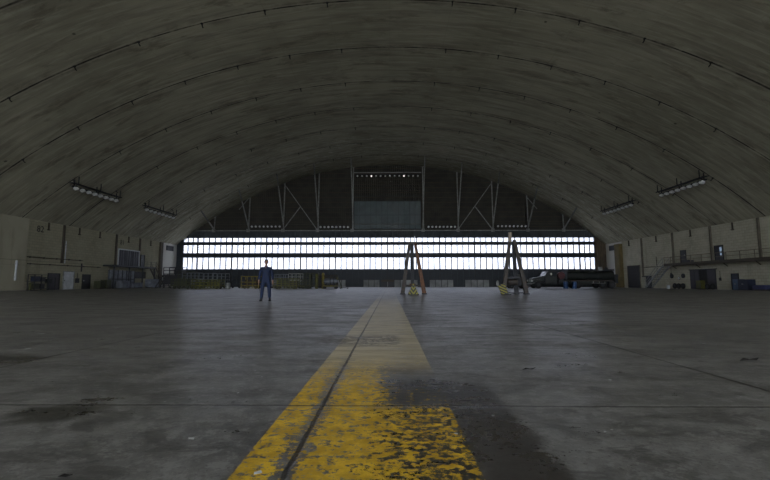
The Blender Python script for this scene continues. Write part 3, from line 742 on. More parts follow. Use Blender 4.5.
# ------------------------------------------------------------------ ground equipment on the left
def wheel(par, x, y, r, w=.16, name='wheel'):
    h = MB().lathe([(r*.75,-w/2),(r,-w*.35),(r,w*.35),(r*.75,w/2)], axis='y', n=18).build(name, 'rubber', par, loc=(x, y, r), smooth=True)
    MB().lathe([(r*.5,-w/2-.01),(r*.5,w/2+.01)], axis='y', n=12).build('hub', 'steel_dark', h)
def stand(lab, x, y, L, D, H, rail, mat, nx=3, rz=0, wheels=True, braces=True, ladder=0, group=None, name='maintenance_stand', deckm=None, pr=.05):
    """rolling work stand: posts, deck, braces, railing, casters, optional ladder on one end"""
    t = thing(name, lab, 'work stand', (x, y, 0), rz, group)
    b = .24 if wheels else 0
    for i in range(nx+1):
        xx = -L/2+L*i/nx
        for s in (-1, 1): MB().tube((xx, s*D/2, b), (xx, s*D/2, H+rail), pr, n=6).build('post', mat, t)
    MB().box(-L/2-.05, L/2+.05, -D/2-.05, D/2+.05, H-.08, H).build('deck', deckm or mat, t)
    q = MB()
    for s in (-1, 1): q.tube((-L/2, s*D/2, b+.1), (L/2, s*D/2, b+.1), pr*.9, n=6)
    for i in (-1, 1): q.tube((i*L/2, -D/2, b+.1), (i*L/2, D/2, b+.1), pr*.9, n=6)
    q.build('base_frame', mat, t)
    if braces:
        for i in range(nx):
            xa = -L/2+L*i/nx; xb = -L/2+L*(i+1)/nx
            if i % 2: xa, xb = xb, xa
            MB().tube((xa, -D/2, b+.1), (xb, -D/2, H-.1), pr*.7, n=6).build('brace', mat, t)
    if rail > .1:
        q = MB()
        for s in (-1, 1):
            for f in (.5, 1): q.tube((-L/2, s*D/2, H+rail*f), (L/2, s*D/2, H+rail*f), pr*.8, n=6)
        for i in (-1, 1):
            if ladder != i: q.tube((i*L/2, -D/2, H+rail), (i*L/2, D/2, H+rail), pr*.8, n=6)
        q.build('guard_rail', mat, t)
    if wheels:
        for i in (-1, 1):
            for s in (-1, 1): wheel(t, i*(L/2-.1), s*D/2, .13, .07, 'caster')
    if ladder:
        q = MB(); e = ladder*(L/2)
        for s in (-1, 1): q.bar((e, s*D*.35, H), (e+ladder*H*.6, s*D*.35, .02), .06, .14)
        n = max(3, int(H/.28))
        for k in range(n): f = (k+.5)/n; q.box(min(e+ladder*H*.6*f-.08, e+ladder*H*.6*f+.08), e+ladder*H*.6*f+.08 if ladder > 0 else e+ladder*H*.6*f+.08, -D*.35, D*.35, H*(1-f)-.02, H*(1-f)+.02)
        q.build('ladder', mat, t)
    return t
def X(px, Y): return (px-389.5)*Y/422.
# dark tall stand with ladder in the corner
CS = stand('tall dark work stand with ladder in the left far corner', X(173,62), 62, 2.6, 1.6, 2.1, .9, 'steel_dark', 3, ladder=-1, wheels=True, pr=.06)
MB().box(-1.2, 1.25, -.85, -.80, .5, 1.9).build('side_panel', 'door_dark', CS); MB().box(.2, 1.3, -.7, .7, 2.1, 2.7).build('hood_box', 'door_dark', CS)
stand('dark olive stand between the tall dark stand and the grey platforms', X(186,60), 60, 2.0, 1.6, 1.4, .9, 'olive', 2)
for i, (p0, p1, Y, H, rl, mt, lab) in enumerate((
        (183, 199, 57.5, 1.3, .8, 'grey_blue', 'grey blue work platform behind the left yellow trailer'),
        (200, 213, 57.5, 1.25, .8, 'grey_blue', 'grey blue work platform behind the middle of the yellow trailers'),
        (214, 226, 57.5, 1.2, .8, 'grey_blue', 'pale grey work platform behind the white drum'),
        (229, 241, 58, 1.0, .7, 'steel_dark', 'dark low work platform between drum and worker'),
        (272, 286, 57, 1.1, .8, 'grey_blue', 'grey work platform right of the worker'),
        (289, 301, 57, 1.15, .85, 'steel_light', 'pale steel work platform behind the yellow green trailer'))):
    L = X(p1, Y)-X(p0, Y); stand(lab, X((p0+p1)/2, Y), Y, L, 1.5, H, rl, mt, max(2, round(L/.6)), pr=.045)
def trailer(lab, p0, p1, Y, H, mat, rows=3, posts=6, name='equipment_trailer', D=1.6, load=True):
    """low wheeled trailer: bed, side stakes with rails, wheels, tow bar"""
    x0 = X(p0, Y); x1 = X(p1, Y); L = x1-x0
    t = thing(name, lab, 'trailer', ((x0+x1)/2, Y, 0))
    MB().box(-L/2, L/2, -D/2, D/2, .32, .46).build('bed', mat, t)
    for k in range(posts): xx = -L/2+.05+(L-.1)*k/(posts-1); MB().box(xx-.04, xx+.04, -D/2-.02, -D/2+.06, .1, H).build('stake', mat, t)
    for k in range(posts): xx = -L/2+.05+(L-.1)*k/(posts-1); MB().box(xx-.04, xx+.04, D/2-.06, D/2+.02, .3, H).build('stake', mat, t)
    for r in range(rows):
        zz = .12+(H-.16)*r/(rows-1)
        MB().box(-L/2, L/2, -D/2-.05, -D/2-.02, zz-.05, zz+.05).build('side_rail', mat, t)
        if zz > .4: MB().box(-L/2, L/2, D/2+.02, D/2+.05, zz-.05, zz+.05).build('side_rail', mat, t)
    for sx in (-1, 1):
        for sy in (-1, 1): wheel(t, sx*(L/2-.45), sy*(D/2-.2), .2, .14)
    MB().bar((L/2, 0, .38), (L/2+.7, 0, .25), .08).tube((L/2+.7,0,.2), (L/2+.7,0,.32), .06, n=8).build('tow_bar', mat, t)
    return t
trailer('long dull olive trailer at the left end of the equipment row', 172, 192, 54.0, 1.25, 'olive', 4)
trailer('long yellow green trailer in front of the grey platforms', 193, 221, 52.6, 1.15, 'yellow_green', 4, 8)
trailer('yellow trailer with open frame left of the worker', 242, 260, 53.5, 1.6, 'yellow', 3, 4)
trailer('yellow green trailer right of the worker', 274, 298, 52.8, 1.3, 'yellow_green', 5, 7)
trailer('dark olive trailer left of the yellow cylinders', 300, 311, 54.5, 1.2, 'olive', 4, 4)
# load on trailers
def bundle(lab, px, Y, z0, L, D, H, mat):
    t = thing('crate', lab, 'crate', (X(px, Y), Y, z0)); MB().box(-L/2, L/2, -D/2, D/2, 0, H).build('body', mat, t, bevel=.03)
    q = MB()
    for a in (-.3, 0, .3): q.box(a*L-.04, a*L+.04, -D/2-.015, D/2+.015, -0, H+.015)
    q.build('strap', 'steel_dark', t); return t
bundle('dark crate loaded on the dull olive trailer', 181, 54.0, .46, 1.6, 1.1, .65, 'olive')
bundle('dark olive crate on the left half of the long yellow green trailer', 200, 52.6, .46, 1.3, 1.1, .45, 'olive')
bundle('yellow green crate on the right half of the long yellow green trailer', 214, 52.6, .46, 1.3, 1.1, .5, 'yellow_green')
bundle('brown crate on the open framed yellow trailer', 251, 53.5, .46, 1.5, 1.1, .7, 'siding_brown')
bundle('olive crate on the trailer right of the worker', 283, 52.8, .46, 1.3, 1.1, .7, 'olive')
bundle('dark brown crate beside the olive one right of the worker', 293, 52.8, .46, .8, 1.1, .55, 'siding_brown')
t = thing('drum', 'white drum standing in front of the yellow trailers', 'drum', (X(227,51.2), 51.2, 0))
MB().lathe([(.26,0),(.27,.03),(.26,.06),(.26,.24),(.275,.27),(.26,.3),(.26,.5),(.275,.53),(.26,.56),(.26,.72),(.24,.74)], n=18).build('shell', 'panel_pale', t, smooth=True); MB().lathe([(.24,.74),(.23,.76)], n=18).build('lid', 'steel_light', t)
# gas cylinders
def cylinder(lab, px, Y, H, mat, r=.17):
    t = thing('gas_cylinder', lab, 'gas cylinder', (X(px, Y), Y, 0), 0, 'upright cylinders in the equipment row')
    MB().lathe([(r*.95,0),(r,.05),(r,H*.84),(r*.8,H*.91),(r*.35,H*.95)], n=16).build('bottle', mat, t, smooth=True)
    MB().lathe([(r*.4,H*.95),(r*.45,H*.97),(r*.4,H)], n=10).build('valve_cap', 'steel_dark', t)
cylinder('dull yellow upright cylinder left of the brightest one', 309.5, 55.9, 2.0, 'olive', .2)
cylinder('slim dull yellow upright cylinder beside the brightest one', 316, 55.5, 2.05, 'yellow_green', .2)
cylinder('tallest bright yellow upright cylinder', 322.5, 55.2, 2.2, 'yellow', .2)
# engine on a dolly
t = thing('engine_dolly', 'round grey engine under cover on a dark wheeled dolly', 'engine', (X(330,54.3), 54.3, 0))
e = MB().lathe([(.12,-.85),(.3,-.8),(.38,-.45),(.40,0),(.36,.5),(.22,.8),(.12,.95)], axis='x', n=20).build('engine', 'grey_blue', t, loc=(0,0,.95), smooth=True)
MB().lathe([(.41,-.05),(.41,.05)], axis='x', n=20).build('band', 'steel_dark', e)
MB().lathe([(.37,.4),(.375,.48)], axis='x', n=20).build('band', 'steel_dark', e)
MB().box(-.95,.95,-.5,-.42,.3,.4).box(-.95,.95,.42,.5,.3,.4).box(-.95,-.87,-.42,.42,.3,.4).box(.87,.95,-.42,.42,.3,.4).build('frame', 'yellow', t)
MB().bar((-.5,-.46,.4), (-.5,-.25,.75), .07).bar((.5,-.46,.4), (.5,-.25,.75), .07).bar((-.5,.46,.4), (-.5,.25,.75), .07).bar((.5,.46,.4), (.5,.25,.75), .07).build('cradle', 'steel_dark', t)
for sx in (-.75, .75):
    for sy in (-.46, .46): wheel(t, sx, sy, .15, .1)
stand('dark work stand behind the gas cylinders', X(308,59), 59, 2.6, 1.4, 1.6, .5, 'olive', 3, pr=.05)
stand('dark brown work stand behind the covered engine', X(328,59), 59, 2.4, 1.4, 1.3, .5, 'siding_brown', 3, pr=.05)
t = thing('folding_ladder', 'yellow green A-shaped ladder at the right end of the equipment row', 'ladder', (X(338,55.5), 55.5, 0))
q = MB(); q.bar((-.55,-.2,0), (-.1,-.2,1.6), .07); q.bar((-.55,.2,0), (-.1,.2,1.6), .07)
for k in range(5): f = (k+.7)/5.4; q.bar((-.55+.45*f,-.2,1.6*f), (-.55+.45*f,.2,1.6*f), .05)
q.build('front_frame', 'yellow_green', t)
MB().bar((.45,-.2,0), (-.06,-.2,1.6), .06).bar((.45,.2,0), (-.06,.2,1.6), .06).bar((.3,-.2,.5), (.3,.2,.5), .05).build('rear_frame', 'olive', t)
MB().box(-.16,.02,-.24,.24,1.58,1.64).build('top_cap', 'steel_dark', t)
t = thing('floor_mat', 'low dark wheeled board lying right of the ladder', 'board', (X(343.5,54.2), 54.2, 0)); MB().box(-.55,.55,-.35,.35,.07,.15).build('board', 'rubber', t, bevel=.02)
for sx in (-.45,.45):
    for sy in (-.28,.28): wheel(t, sx, sy, .035, .04)
t.name = 'wheeled_board'

# ------------------------------------------------------------------ tripod jacks
def tripod(lab, x, y, feet, top, tw, mats, extra, cx=0):
    t = thing('tripod_jack', lab, 'jack', (x, y, 0))
    tp = Vector(top)
    for f, m_, (ox, oy) in zip(feet, mats, ((-tw/2,0),(tw/2,0),(cx,.12))):
        lg = MB().bar((f[0], f[1], .06), (tp.x+ox, tp.y+oy, tp.z), .27, .22, .19).build('leg', m_, t)
        MB().box(f[0]-.17, f[0]+.17, f[1]-.17, f[1]+.17, 0, .07).build('foot_pad', 'steel_dark', lg)
    extra(t, tp); return t
def exA(t, tp):
    MB().box(tp.x-.28, tp.x+.28, tp.y-.2, tp.y+.3, tp.z-.08, tp.z+.06).build('head_plate', 'jack_grey', t)
    MB().tube((tp.x+.16, tp.y, tp.z+.06), (tp.x+.16, tp.y, tp.z+.48), .03, n=8).build('screw', 'white_paint', t)
    MB().bar((-.50,.05,.62), (.50,.05,.62), .07).build('tie_bar', 'jack_grey', t)
    MB().bar((0,1.0,.5), (-.48,.08,.60), .06).bar((0,1.0,.5), (.48,.08,.60), .06).build('tie_bar', 'jack_grey', t)
    MB().box(-.2,.2,.25,.6,.56,.72).build('pump_box', 'rust_orange', t)
tripod('tall tripod jack with one rust orange leg, left one of two', 1.56, 28.9, [(-.70,0),(.78,0),(.05,1.2)], (.0,.35,3.55), .38, ['jack_grey','rust_orange','steel_dark'], exA)
def exB(t, tp):
    MB().bar((tp.x-.16, tp.y, tp.z-.05), (tp.x-.14, tp.y, tp.z+.62), .2).build('ram', 'pale_tip', t)
    MB().bar((tp.x+.16, tp.y, tp.z-.1), (tp.x+.16, tp.y, tp.z+.1), .2).build('ram', 'jack_grey', t)
    MB().bar((-.62,.05,.10), (.72,.05,.10), .07).build('tie_bar', 'steel_dark', t)
    MB().bar((-.50,.1,1.15), (.42,.1,1.15), .12).build('tie_bar', 'steel_dark', t)
    MB().bar((0.05,1.0,.95), (-.5,.1,1.12), .06).bar((.05,1.0,.95), (.5,.1,1.12), .06).build('tie_bar', 'steel_dark', t)
    q = MB(); q.lathe([(.15,-.35),(.2,-.3),(.2,.3),(.15,.35)], axis='x', n=16); q.build('reservoir', 'jack_grey', t, loc=(0,.45,.82), smooth=True)
tripod('tall dark tripod jack with a pale tip, right one of two', 8.48, 28.9, [(-.75,0),(.80,0),(.42,1.0)], (.02,.3,3.65), .34, ['jack_grey','jack_grey','steel_dark'], exB, .11)
# hazard-striped objects
t = thing('hazard_marker', 'triangular black and yellow striped marker under the left jack', 'marker', (1.52, 27.6, 0))
MB().prism([(-.34,.04),(.34,.04),(.05,.70),(-.05,.70)], -.12, .12).build('striped_body', 'hazard_stripe', t)
MB().box(-.36,.36,-.16,.16,0,.045).build('base', 'rubber', t)
MB().tube((0,0,.68), (.0,0,.76), .05, n=10).build('knob', 'yellow_green', t)
t = thing('warning_board', 'tilted black and yellow striped board left of the right jack', 'marker', (7.48, 27.6, 0))
q = MB(); q.box(-.22,.22,-.05,.05,0,.62); q.build('striped_board', 'hazard_stripe_diagonal', t, loc=(-.02,0,.085), rot=(0,R(-22),0))
MB().box(-.12,.36,-.14,.14,0,.04).build('base', 'rubber', t)
MB().bar((.22,.1,.03), (.0,.07,.5), .04).build('prop', 'steel_dark', t)
l = MB().lathe([(.05,-.06),(.18,-.03),(.19,.03),(.12,.07)], axis='y', n=18).build('reflector', 'steel_light', t, loc=(-.46,0,.74), rot=(0,R(30),R(62)), smooth=True)
MB().bar((-.2,.0,.62), (-.4,.0,.7), .05).build('reflector_arm', 'steel_dark', t)

# ------------------------------------------------------------------ tanker truck
def truck():
    Y = 58.5
    t = thing('tanker_truck', 'long dark green tanker truck parked before the far right corner', 'truck', (X(570,Y), Y, 0))
    def lx(px): return X(px, Y)-X(570, Y)
    a, b = lx(529), lx(612)
    MB().box(a+.5, b-.2, -.5, .5, .62, .82).build('chassis', 'steel_dark', t)
    tk0, tk1 = lx(563), lx(608)
    prof = [(y*1.15, 1.72+z*.68) for y, z in [(math.copysign(abs(math.cos(q))**.6, math.cos(q)), math.copysign(abs(math.sin(q))**.6, math.sin(q))) for q in [2*PI*i/28 for i in range(28)]]]
    tk = MB().prism(prof, tk0, tk1, 'x').build('tank', 'truck_green', t, bevel=.04, smooth=True)
    for f in (.0, .33, .66, 1.): MB().prism([(y*1.02, 1.72+(z-1.72)*1.02) for y, z in prof], tk0+(tk1-tk0)*f-.04, tk0+(tk1-tk0)*f+.04, 'x').build('tank_band', 'steel_dark', tk)
    MB().box(tk0+.3, tk1-.3, -.45, .45, 2.38, 2.46).build('catwalk', 'steel_dark', tk)
    for f in (.3, .62): MB().lathe([(.3,0),(.3,.12),(.2,.18)], n=16).build('hatch', 'steel_dark', tk, loc=(tk0+(tk1-tk0)*f, 0, 2.44), smooth=True)
    MB().box(tk0+.2, tk1-.2, -1.2, -1.0, .95, 1.12).build('side_step', 'jack_grey', t)
    MB().box(tk0+1.4, tk0+3.2, -1.15, -.75, .55, .98).build('pump_cabinet', 'truck_green', t)
    q = MB()
    for f in (.25,.35,.45,.55,.68,.8): q.tube((tk0+(tk1-tk0)*f, -1.1, .7), (tk0+(tk1-tk0)*f, -1.1, 1.0), .04, n=6)
    q.tube((tk0+1.4,-1.1,.7),(tk1-1.2,-1.1,.7),.04,n=6); q.build('pipework', 'steel_light', t)
    # cab and hood (cab-behind-hood, facing left)
    c0, c1 = lx(541), lx(553)
    cab = MB().prism([(c0,.75),(c1,.75),(c1,2.35),(c0+.45,2.38),(c0+.05,1.65)], -1.1, 1.1).build('cab', 'truck_green', t, bevel=.05)
    MB().prism([(c0+.62,1.62),(c1-.15,1.62),(c1-.15,2.2),(c0+.72,2.2)], -1.125, -1.10).build('side_window', 'truck_glass', cab)
    MB().prism([(c0+.62,1.62),(c1-.15,1.62),(c1-.15,2.2),(c0+.72,2.2)], 1.10, 1.125).build('side_window', 'truck_glass', cab)
    MB().bar((c0+.08,0,1.72), (c0+.40,0,2.28), 1.9, .04).build('windshield', 'truck_glass', cab)
    MB().box(c0+.6, c0+.85, -1.45, -1.25, 1.75, 2.1).bar((c0+.7,-1.1,1.9), (c0+.7,-1.3,1.9), .03).build('mirror', 'chrome', cab)
    h0 = lx(529)
    hd = MB().prism([(h0,.8),(c0+.02,.8),(c0+.02,1.66),(h0+.25,1.42),(h0,1.25)], -.75, .75).build('hood', 'truck_green', t, bevel=.05)
    q = MB()
    for k in range(7): q.box(h0-.03, h0, -.5+k*.16, -.44+k*.16, .85, 1.22)
    q.build('grille', 'steel_light', hd)
    for s in (-1, 1):
        MB().prism([(h0+.0,.85),(h0+.2,1.2),(h0+1.1,1.25),(h0+1.6,.95),(h0+1.6,.85),(h0+1.2,1.12),(h0+.35,1.08),(h0+.12,.8)], min(s*.75,s*1.18), max(s*.75,s*1.18)).build('fender', 'truck_green', t)
        MB().lathe([(.13,0),(.14,.08),(.05,.12)], axis='x', n=14).build('headlight', 'lamp_glass', t, loc=(h0-.02, s*.9, 1.05), rot=(0,0,PI), smooth=True)
    MB().box(h0-.3, h0-.12, -1.15, 1.15, .55, .75).bar((h0-.15,-.4,.65),(h0+.6,-.4,.7),.1).bar((h0-.15,.4,.65),(h0+.6,.4,.7),.1).build('bumper', 'steel_light', t)
    # hose reel (reddish) behind the cab
    MB().lathe([(.48,-.25),(.5,-.22),(.5,.22),(.48,.25)], axis='y', n=22).build('hose_reel', 'red_dark', t, loc=(lx(557.5), -.75, 1.75), smooth=True)
    MB().box(lx(554.5), lx(561), -1.0, 1.0, .82, 1.25).build('reel_deck', 'steel_dark', t)
    MB().box(lx(598), lx(600), -.3, .3, 2.4, 2.95).build('vent_pipe', 'steel_light', tk)
    MB().tube((lx(602),-.3,2.4), (lx(604),-.3,3.0), .08).tube((lx(607),.2,2.4), (lx(606),.2,2.85), .12).box(lx(600), lx(611), -.5, .5, 2.42, 2.6).build('top_gear', 'steel_dark', tk)
    for px in (534.5, 573, 597, 606):
        for s in (-1, 1): wheel(t, lx(px), s*.95, .5, .3)
    MB().box(lx(609), lx(612), -1.1, 1.1, .7, 1.9).build('rear_box', 'steel_dark', t)
truck()
for px, lab in ((564, 'blue drum in front of the tanker truck, left of the two'), (572.5, 'blue drum in front of the tanker truck, right of the two')):
    t = thing('drum', lab, 'drum', (X(px,56.3), 56.3, 0), 0, 'blue drums in front of the truck')
    MB().lathe([(.29,0),(.3,.03),(.29,.06),(.29,.3),(.305,.33),(.29,.36),(.29,.6),(.305,.63),(.29,.66),(.29,.88),(.27,.9)], n=20).build('shell', 'blue_drum', t, smooth=True)
    MB().lathe([(.27,.9),(.26,.915)], n=20).build('lid', 'grey_blue', t); MB().lathe([(.05,.915),(.05,.95)], n=10).build('bung', 'steel_dark', t, loc=(.13,0,0))
# dark machine behind the right jack
t = thing('generator_cart', 'dark generator cart behind the right tripod jack', 'generator', (X(516,57), 57, 0))
MB().box(-1.3,1.1,-.6,.6,.4,1.45).build('housing', 'door_dark', t, bevel=.05); MB().box(-1.1,-.4,-.62,-.6,.6,1.2).build('grille', 'steel_light', t)
MB().tube((.6,0,1.45),(.6,0,1.9),.06).build('exhaust', 'steel_dark', t); MB().bar((1.1,0,.45),(1.9,0,.3),.08).build('tow_bar', 'steel_dark', t)
for sx in (-.9,.7):
    for sy in (-.6,.6): wheel(t, sx, sy, .3, .18)
crate('dark crate standing left of the truck bumper', X(523,60.2), 60.2, 1.0, .9, 1.2, 'door_dark')
t = thing('stack_of_sheets', 'dark bundle standing right of the truck by the white corner wall', 'bundle', (X(613,61), 62.5, 0)); MB().box(-.5,.5,-.4,.4,.1,1.5).build('bundle', 'siding_brown', t, bevel=.04); MB().box(-.52,.52,-.1,.1,0,1.53).build('strap', 'steel_dark', t); t.name = 'strapped_bundle'

# ------------------------------------------------------------------ person
def skin_mesh(name, chains, mat, parent=None, sub=2, loc=(0,0,0)):
    """chains: list of lists of (pos, radius) ; shared points are merged by key"""
    vs = []; rs = []; es = []; key = {}
    for ch in chains:
        prev = None
        for p, r in ch:
            k = tuple(round(c, 4) for c in p)
            if k not in key: key[k] = len(vs); vs.append(p); rs.append(r)
            i = key[k]
            if prev is not None: es.append((prev, i))
            prev = i
    me = bpy.data.meshes.new(name); me.from_pydata(vs, es, [])
    o = bpy.data.objects.new(name, me); COL.objects.link(o)
    sk = o.modifiers.new('s', 'SKIN'); sk.use_smooth_shade = True
    for i, d in enumerate(me.skin_vertices[0].data):
        r = rs[i]; d.radius = r if isinstance(r, tuple) else (r, r); d.use_root = (i == 0)
    o.modifiers.new('b', 'SUBSURF').levels = sub
    dg = bpy.context.evaluated_depsgraph_get(); me2 = bpy.data.meshes.new_from_object(o.evaluated_get(dg)); me2.name = name
    bpy.data.objects.remove(o); me2.materials.clear(); me2.materials.append(MATS[mat])
    for p in me2.polygons: p.use_smooth = True; p.material_index = 0
    ob = bpy.data.objects.new(name, me2); COL.objects.link(ob); ob.parent = parent; ob.location = loc
    return ob
per = thing('person', 'person in dark blue coveralls standing with arms at the sides on the open floor', 'person', (-5.40, 18.3, 0), R(6))
ch = []
torso = [((0,0,.93), (.15,.11)), ((0,0,1.10), (.145,.10)), ((0,.0,1.28), (.165,.11)), ((0,.0,1.41), (.15,.09)), ((0,.005,1.49), (.062,.060)), ((0,-.002,1.56), (.056,.060)), ((0,.0,1.62), (.05,.055))]
ch.append(torso)
hands = []
for s in (-1, 1):
    ch.append([((0,0,.93), (.15,.11)), ((s*.105,0,.86), .095), ((s*.135,.0,.68), .078), ((s*.150,-.005,.49), .058), ((s*.162,.01,.34), .056), ((s*.175,.02,.10), .040), ((s*.180,.015,.06), .042), ((s*.195,-.12,.035), (.042,.030))])
    ch.append([((0,.0,1.41), (.15,.09)), ((s*.185,.0,1.41), .062), ((s*.245,.01,1.27), .050), ((s*.275,.02,1.12), .040), ((s*.290,-.01,.98), .034), ((s*.297,-.03,.87), .026), ((s*.300,-.035,.83), (.030,.020)), ((s*.300,-.04,.79), (.038,.017))])
    for k, (dy, ln) in enumerate(((-.030,.072),(-.010,.080),(.012,.074),(.030,.058))):
        ch.append([((s*.300,-.04,.79), (.038,.017)), ((s*.302,-.04+dy,.755), .0095), ((s*.298,-.045+dy,.755-ln*.5), .009), ((s*.288,-.048+dy,.755-ln), .0075)])
    ch.append([((s*.300,-.035,.83), (.030,.020)), ((s*.292,-.068,.80), .0115), ((s*.284,-.085,.765), .009)])
HC = Vector((0,-.012,1.688))
def head_pt(th, ph, off=0.):
    """th 0..pi from crown, ph azimuth (-pi/2 = face)"""
    x, y, z = math.sin(th)*math.cos(ph), math.sin(th)*math.sin(ph), math.cos(th)
    X_, Y_, Z_ = .079*x, .098*y, .120*z
    if z < 0:
        t = -z; X_ *= 1-.30*t**1.3; Y_ = Y_*(1-.30*t**1.5) - .014*t
        if y > 0: Y_ *= 1-.35*t
    def gs(cx, cz, sx, sz): return math.exp(-((X_-cx)/sx)**2-((Z_-cz)/sz)**2) if y < 0 else 0
    d = .020*gs(0,-.030,.011,.016) + .012*gs(0,-.010,.008,.022) - .010*gs(.031,-.002,.015,.012) - .010*gs(-.031,-.002,.015,.012)
    d += .006*gs(0,.022,.045,.010) + .006*gs(0,-.062,.022,.008) + .008*gs(0,-.105,.025,.018) - .003*gs(0,-.080,.02,.008)
    v = Vector((X_, Y_-d, Z_))
    if off: v += Vector((x, y, z)).normalized()*off
    return HC + v
def head_grid(nt, npn, keep=None, off=0.):
    q = MB(); vs = [head_pt(PI*(j+.02)/(nt-1+.04), 2*PI*i/npn - PI/2, off) for j in range(nt) for i in range(npn)]; fs = []
    for j in range(nt-1):
        for i in range(npn):
            if keep is None or keep(PI*(j+.5)/(nt-1), 2*PI*(i+.5)/npn - PI/2): fs.append((j*npn+i, j*npn+(i+1)%npn, (j+1)*npn+(i+1)%npn, (j+1)*npn+i))
    if keep is None: fs += [tuple(range(npn-1,-1,-1)), tuple((nt-1)*npn+i for i in range(npn))]
    return q.add(vs, fs)
body = skin_mesh('body', ch, 'skin', per, 1)
hq = head_grid(60, 72)
for sd in (-1, 1): hq.lathe([(.008,-.010),(.024,-.008),(.030,.006),(.022,.010)], c=(sd*.080, .004, 1.680), axis='x', n=16)
hm = hq.build('head_tmp', 'skin')
bm = bmesh.new(); bm.from_mesh(body.data); bm.from_mesh(hm.data); bm.to_mesh(body.data); bm.free()
bpy.data.objects.remove(hm)
rm = body.modifiers.new('r', 'REMESH'); rm.mode = 'VOXEL'; rm.voxel_size = .0055; rm.use_smooth_shade = True
sm_ = body.modifiers.new('sm', 'SMOOTH'); sm_.factor = .5; sm_.iterations = 3
dg = bpy.context.evaluated_depsgraph_get(); me2 = bpy.data.meshes.new_from_object(body.evaluated_get(dg)); body.modifiers.clear(); body.data = me2
me2.materials.clear(); me2.materials.append(MATS['skin'])
for sd in (-1, 1):
    e = MB().lathe([(.004,-.007),(.010,-.004),(.0125,.002),(.006,.008)], axis='y', n=14).build('eye', 'eye_white', per, loc=(sd*.031,-.088,1.686), smooth=True); e.scale = (1,1,.62)
    MB().lathe([(.0045,-.002),(.0055,0),(.004,.002)], axis='y', n=10).build('pupil', 'ink', per, loc=(sd*.031,-.0955,1.686))
    MB().box(-.017,.017,-.004,.004,-.003,.003).build('eyebrow', 'hair', per, loc=(sd*.031,-.098,1.708), rot=(0,R(sd*6),0))
MB().box(-.022,.022,-.004,.004,-.0035,.0035).build('mouth', 'mouth_red', per, loc=(0,-.1005,1.628), )
def hk_(th, ph):
    f = max(0, -math.sin(ph)); lim = 1.12 if f > .55 else (1.12+(.55-f)*1.6 if f > 0 else 2.05)
    return th < min(lim, 2.05)
hr = head_grid(90, 108, hk_, .006).build('hair', 'hair', per, smooth=True); sm = hr.modifiers.new('s', 'SOLIDIFY'); sm.thickness = .012; sm.offset = 0
# coverall
cc = [[((0,0,.93), (.185,.135)), ((0,0,1.10), (.175,.125)), ((0,.0,1.28), (.20,.135)), ((0,.0,1.41), (.175,.11)), ((0,.004,1.475), (.10,.085)), ((0,.004,1.515), (.078,.075))]]
for s in (-1, 1):
    cc.append([((0,0,.93), (.185,.135)), ((s*.108,0,.84), .118), ((s*.136,.0,.68), .103), ((s*.150,-.005,.49), .086), ((s*.162,.01,.34), .078), ((s*.173,.018,.11), .070)])
    cc.append([((0,.0,1.41), (.175,.11)), ((s*.185,.0,1.405), .085), ((s*.247,.01,1.27), .073), ((s*.275,.02,1.12), .063), ((s*.290,-.01,.98), .054), ((s*.296,-.025,.90), .045)])
cv = skin_mesh('coverall', cc, 'coverall', per, 2)
q = MB(); q.add([(-.070,-.062,1.505),(-.03,-.118,1.40),(0,-.126,1.36),(-.004,-.118,1.42),(-.045,-.066,1.525)], [(0,1,2,3,4)]); q.add([(.070,-.062,1.505),(.03,-.118,1.40),(0,-.126,1.36),(.004,-.118,1.42),(.045,-.066,1.525)], [(0,1,2,3,4)])
cl = q.build('collar', 'navy_cabinet', cv); cl.modifiers.new('s', 'SOLIDIFY').thickness = .012
MB().lathe([(1,-.02),(1.01,0),(1,.02)], n=24).build('belt', 'boot', per, loc=(0,0,1.02)).scale = (.165,.118,1)
for s in (-1, 1):
    b = skin_mesh('boot', [[((s*.176,.03,.17), .062), ((s*.178,.025,.09), .060), ((s*.182,.0,.052), (.055,.046)), ((s*.192,-.08,.047), (.056,.040)), ((s*.200,-.15,.040), (.048,.032))], [((s*.178,.025,.09), .060), ((s*.178,.065,.045), (.048,.040))]], 'boot', per, 2)
    MB().prism([(s*.18-.055,.10),(s*.18+.055,.10),(s*.195+.058,-.10),(s*.20+.03,-.19),(s*.20-.03,-.19),(s*.185-.055,-.10)], 0, .022, 'z').build('sole', 'rubber', b)

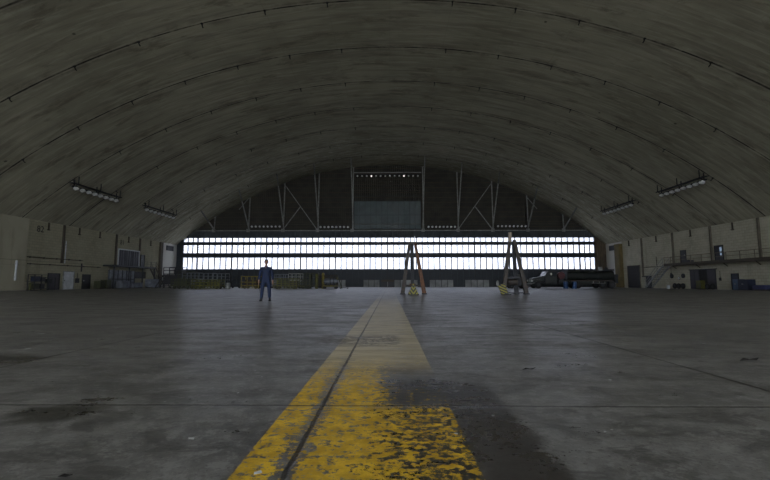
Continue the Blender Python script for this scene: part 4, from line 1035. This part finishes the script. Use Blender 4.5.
# ------------------------------------------------------------------ litter
def flo(px, py):
    f = 420.; p = math.atan(42.5/420); yw = math.atan(5/420)
    v = (px-385, f, 240-py); y = v[1]*math.cos(p)-v[2]*math.sin(p); z = v[1]*math.sin(p)+v[2]*math.cos(p)
    x = v[0]*math.cos(yw)-y*math.sin(yw); y = v[0]*math.sin(yw)+y*math.cos(yw); k = -.8/z
    return x*k, y*k
scr = None
for px, py, s_ in ((191,439,.030),(238,393,.018),(180,309,.10),(28,349,.045),(42,334,.06),(75,330,.05),(117,328,.05),(456,434,.02),(605,432,.014),(612,430,.014),(493,416,.016),(610,380,.03),(703,344,.05),(703,357,.03),(741,397,.016),(230,378,.014),(255,371,.018),(262,377,.015),(213,388,.012),(670,372,.02),(165,402,.012),(258,473,.028)):
    x, y = flo(px, py)
    if scr is None:
        q = MB(); q.add([(-1,-.7,.0),(.3,-.9,.12),(1,-.2,.0),(.7,.8,.2),(-.4,.6,.05),(-.9,.2,.22)], [(0,1,5),(1,4,5),(1,2,4),(2,3,4)])
        o = scr = q.build('paper_scrap', 'paper'); o.modifiers.new('s', 'SOLIDIFY').thickness = .06
    else: o = scr.copy(); COL.objects.link(o)
    o.location = (x, y, .04*s_+.001); o.scale = (s_*.6, s_*.6, s_*.6); o.rotation_euler = (0, 0, random.uniform(0, 6))
    tag(o, 'tiny white scrap of litter on the grey floor', 'scrap', 'white scraps of litter on the floor')
for px, py, sx, lab in ((529,370,.06,'dark dead leaf on the floor right of the stripe'), (65,477,.03,'dark dead leaf at the bottom left of the floor'), (750,361,.10,'dark flat leaf on the floor at the far right')):
    x, y = flo(px, py); q = MB()
    q.add([(-1,0,0),(-.4,-.4,.15),(.4,-.35,.1),(1,.1,.25),(.3,.4,.05),(-.4,.35,.18)], [(0,1,5),(1,4,5),(1,2,4),(2,3,4)])
    o = q.build('dead_leaf', 'leaf_dark'); o.modifiers.new('s', 'SOLIDIFY').thickness = .05; o.scale = (sx, sx, sx); o.location = (x, y, .03*sx+.001); tag(o, lab, 'leaf')

# ------------------------------------------------------------------ light, camera
w = bpy.data.worlds.new('overcast_sky'); scn.world = w; w.use_nodes = True
nt = w.node_tree; bg = nt.nodes['Background']
bg.inputs[0].default_value = (.84, .89, 1.0, 1); bg.inputs[1].default_value = 1.7
sl = bpy.data.lights.new('sun', 'SUN'); so = bpy.data.objects.new('sun', sl); COL.objects.link(so)
sl.energy = 4.2; sl.angle = R(4); sl.color = (1, .96, .9)
so.location = (120, 20, 100); so.rotation_euler = Vector((-.80, .0, -.62)).to_track_quat('-Z', 'Y').to_euler()
cam = bpy.data.cameras.new('camera'); co = bpy.data.objects.new('camera', cam); COL.objects.link(co)
cam.sensor_width = 36; cam.lens = 420*36/770; cam.clip_end = 600; cam.clip_start = .05
co.location = (0, 0, .8); co.rotation_euler = (R(90)+math.atan(42.5/420), 0, math.atan(5/420))
scn.camera = co
scn.view_settings.view_transform = 'Standard'; scn.view_settings.look = 'None'
scn.view_settings.gamma = 1; scn.view_settings.use_curve_mapping = False
scn.view_settings.exposure = 1.58
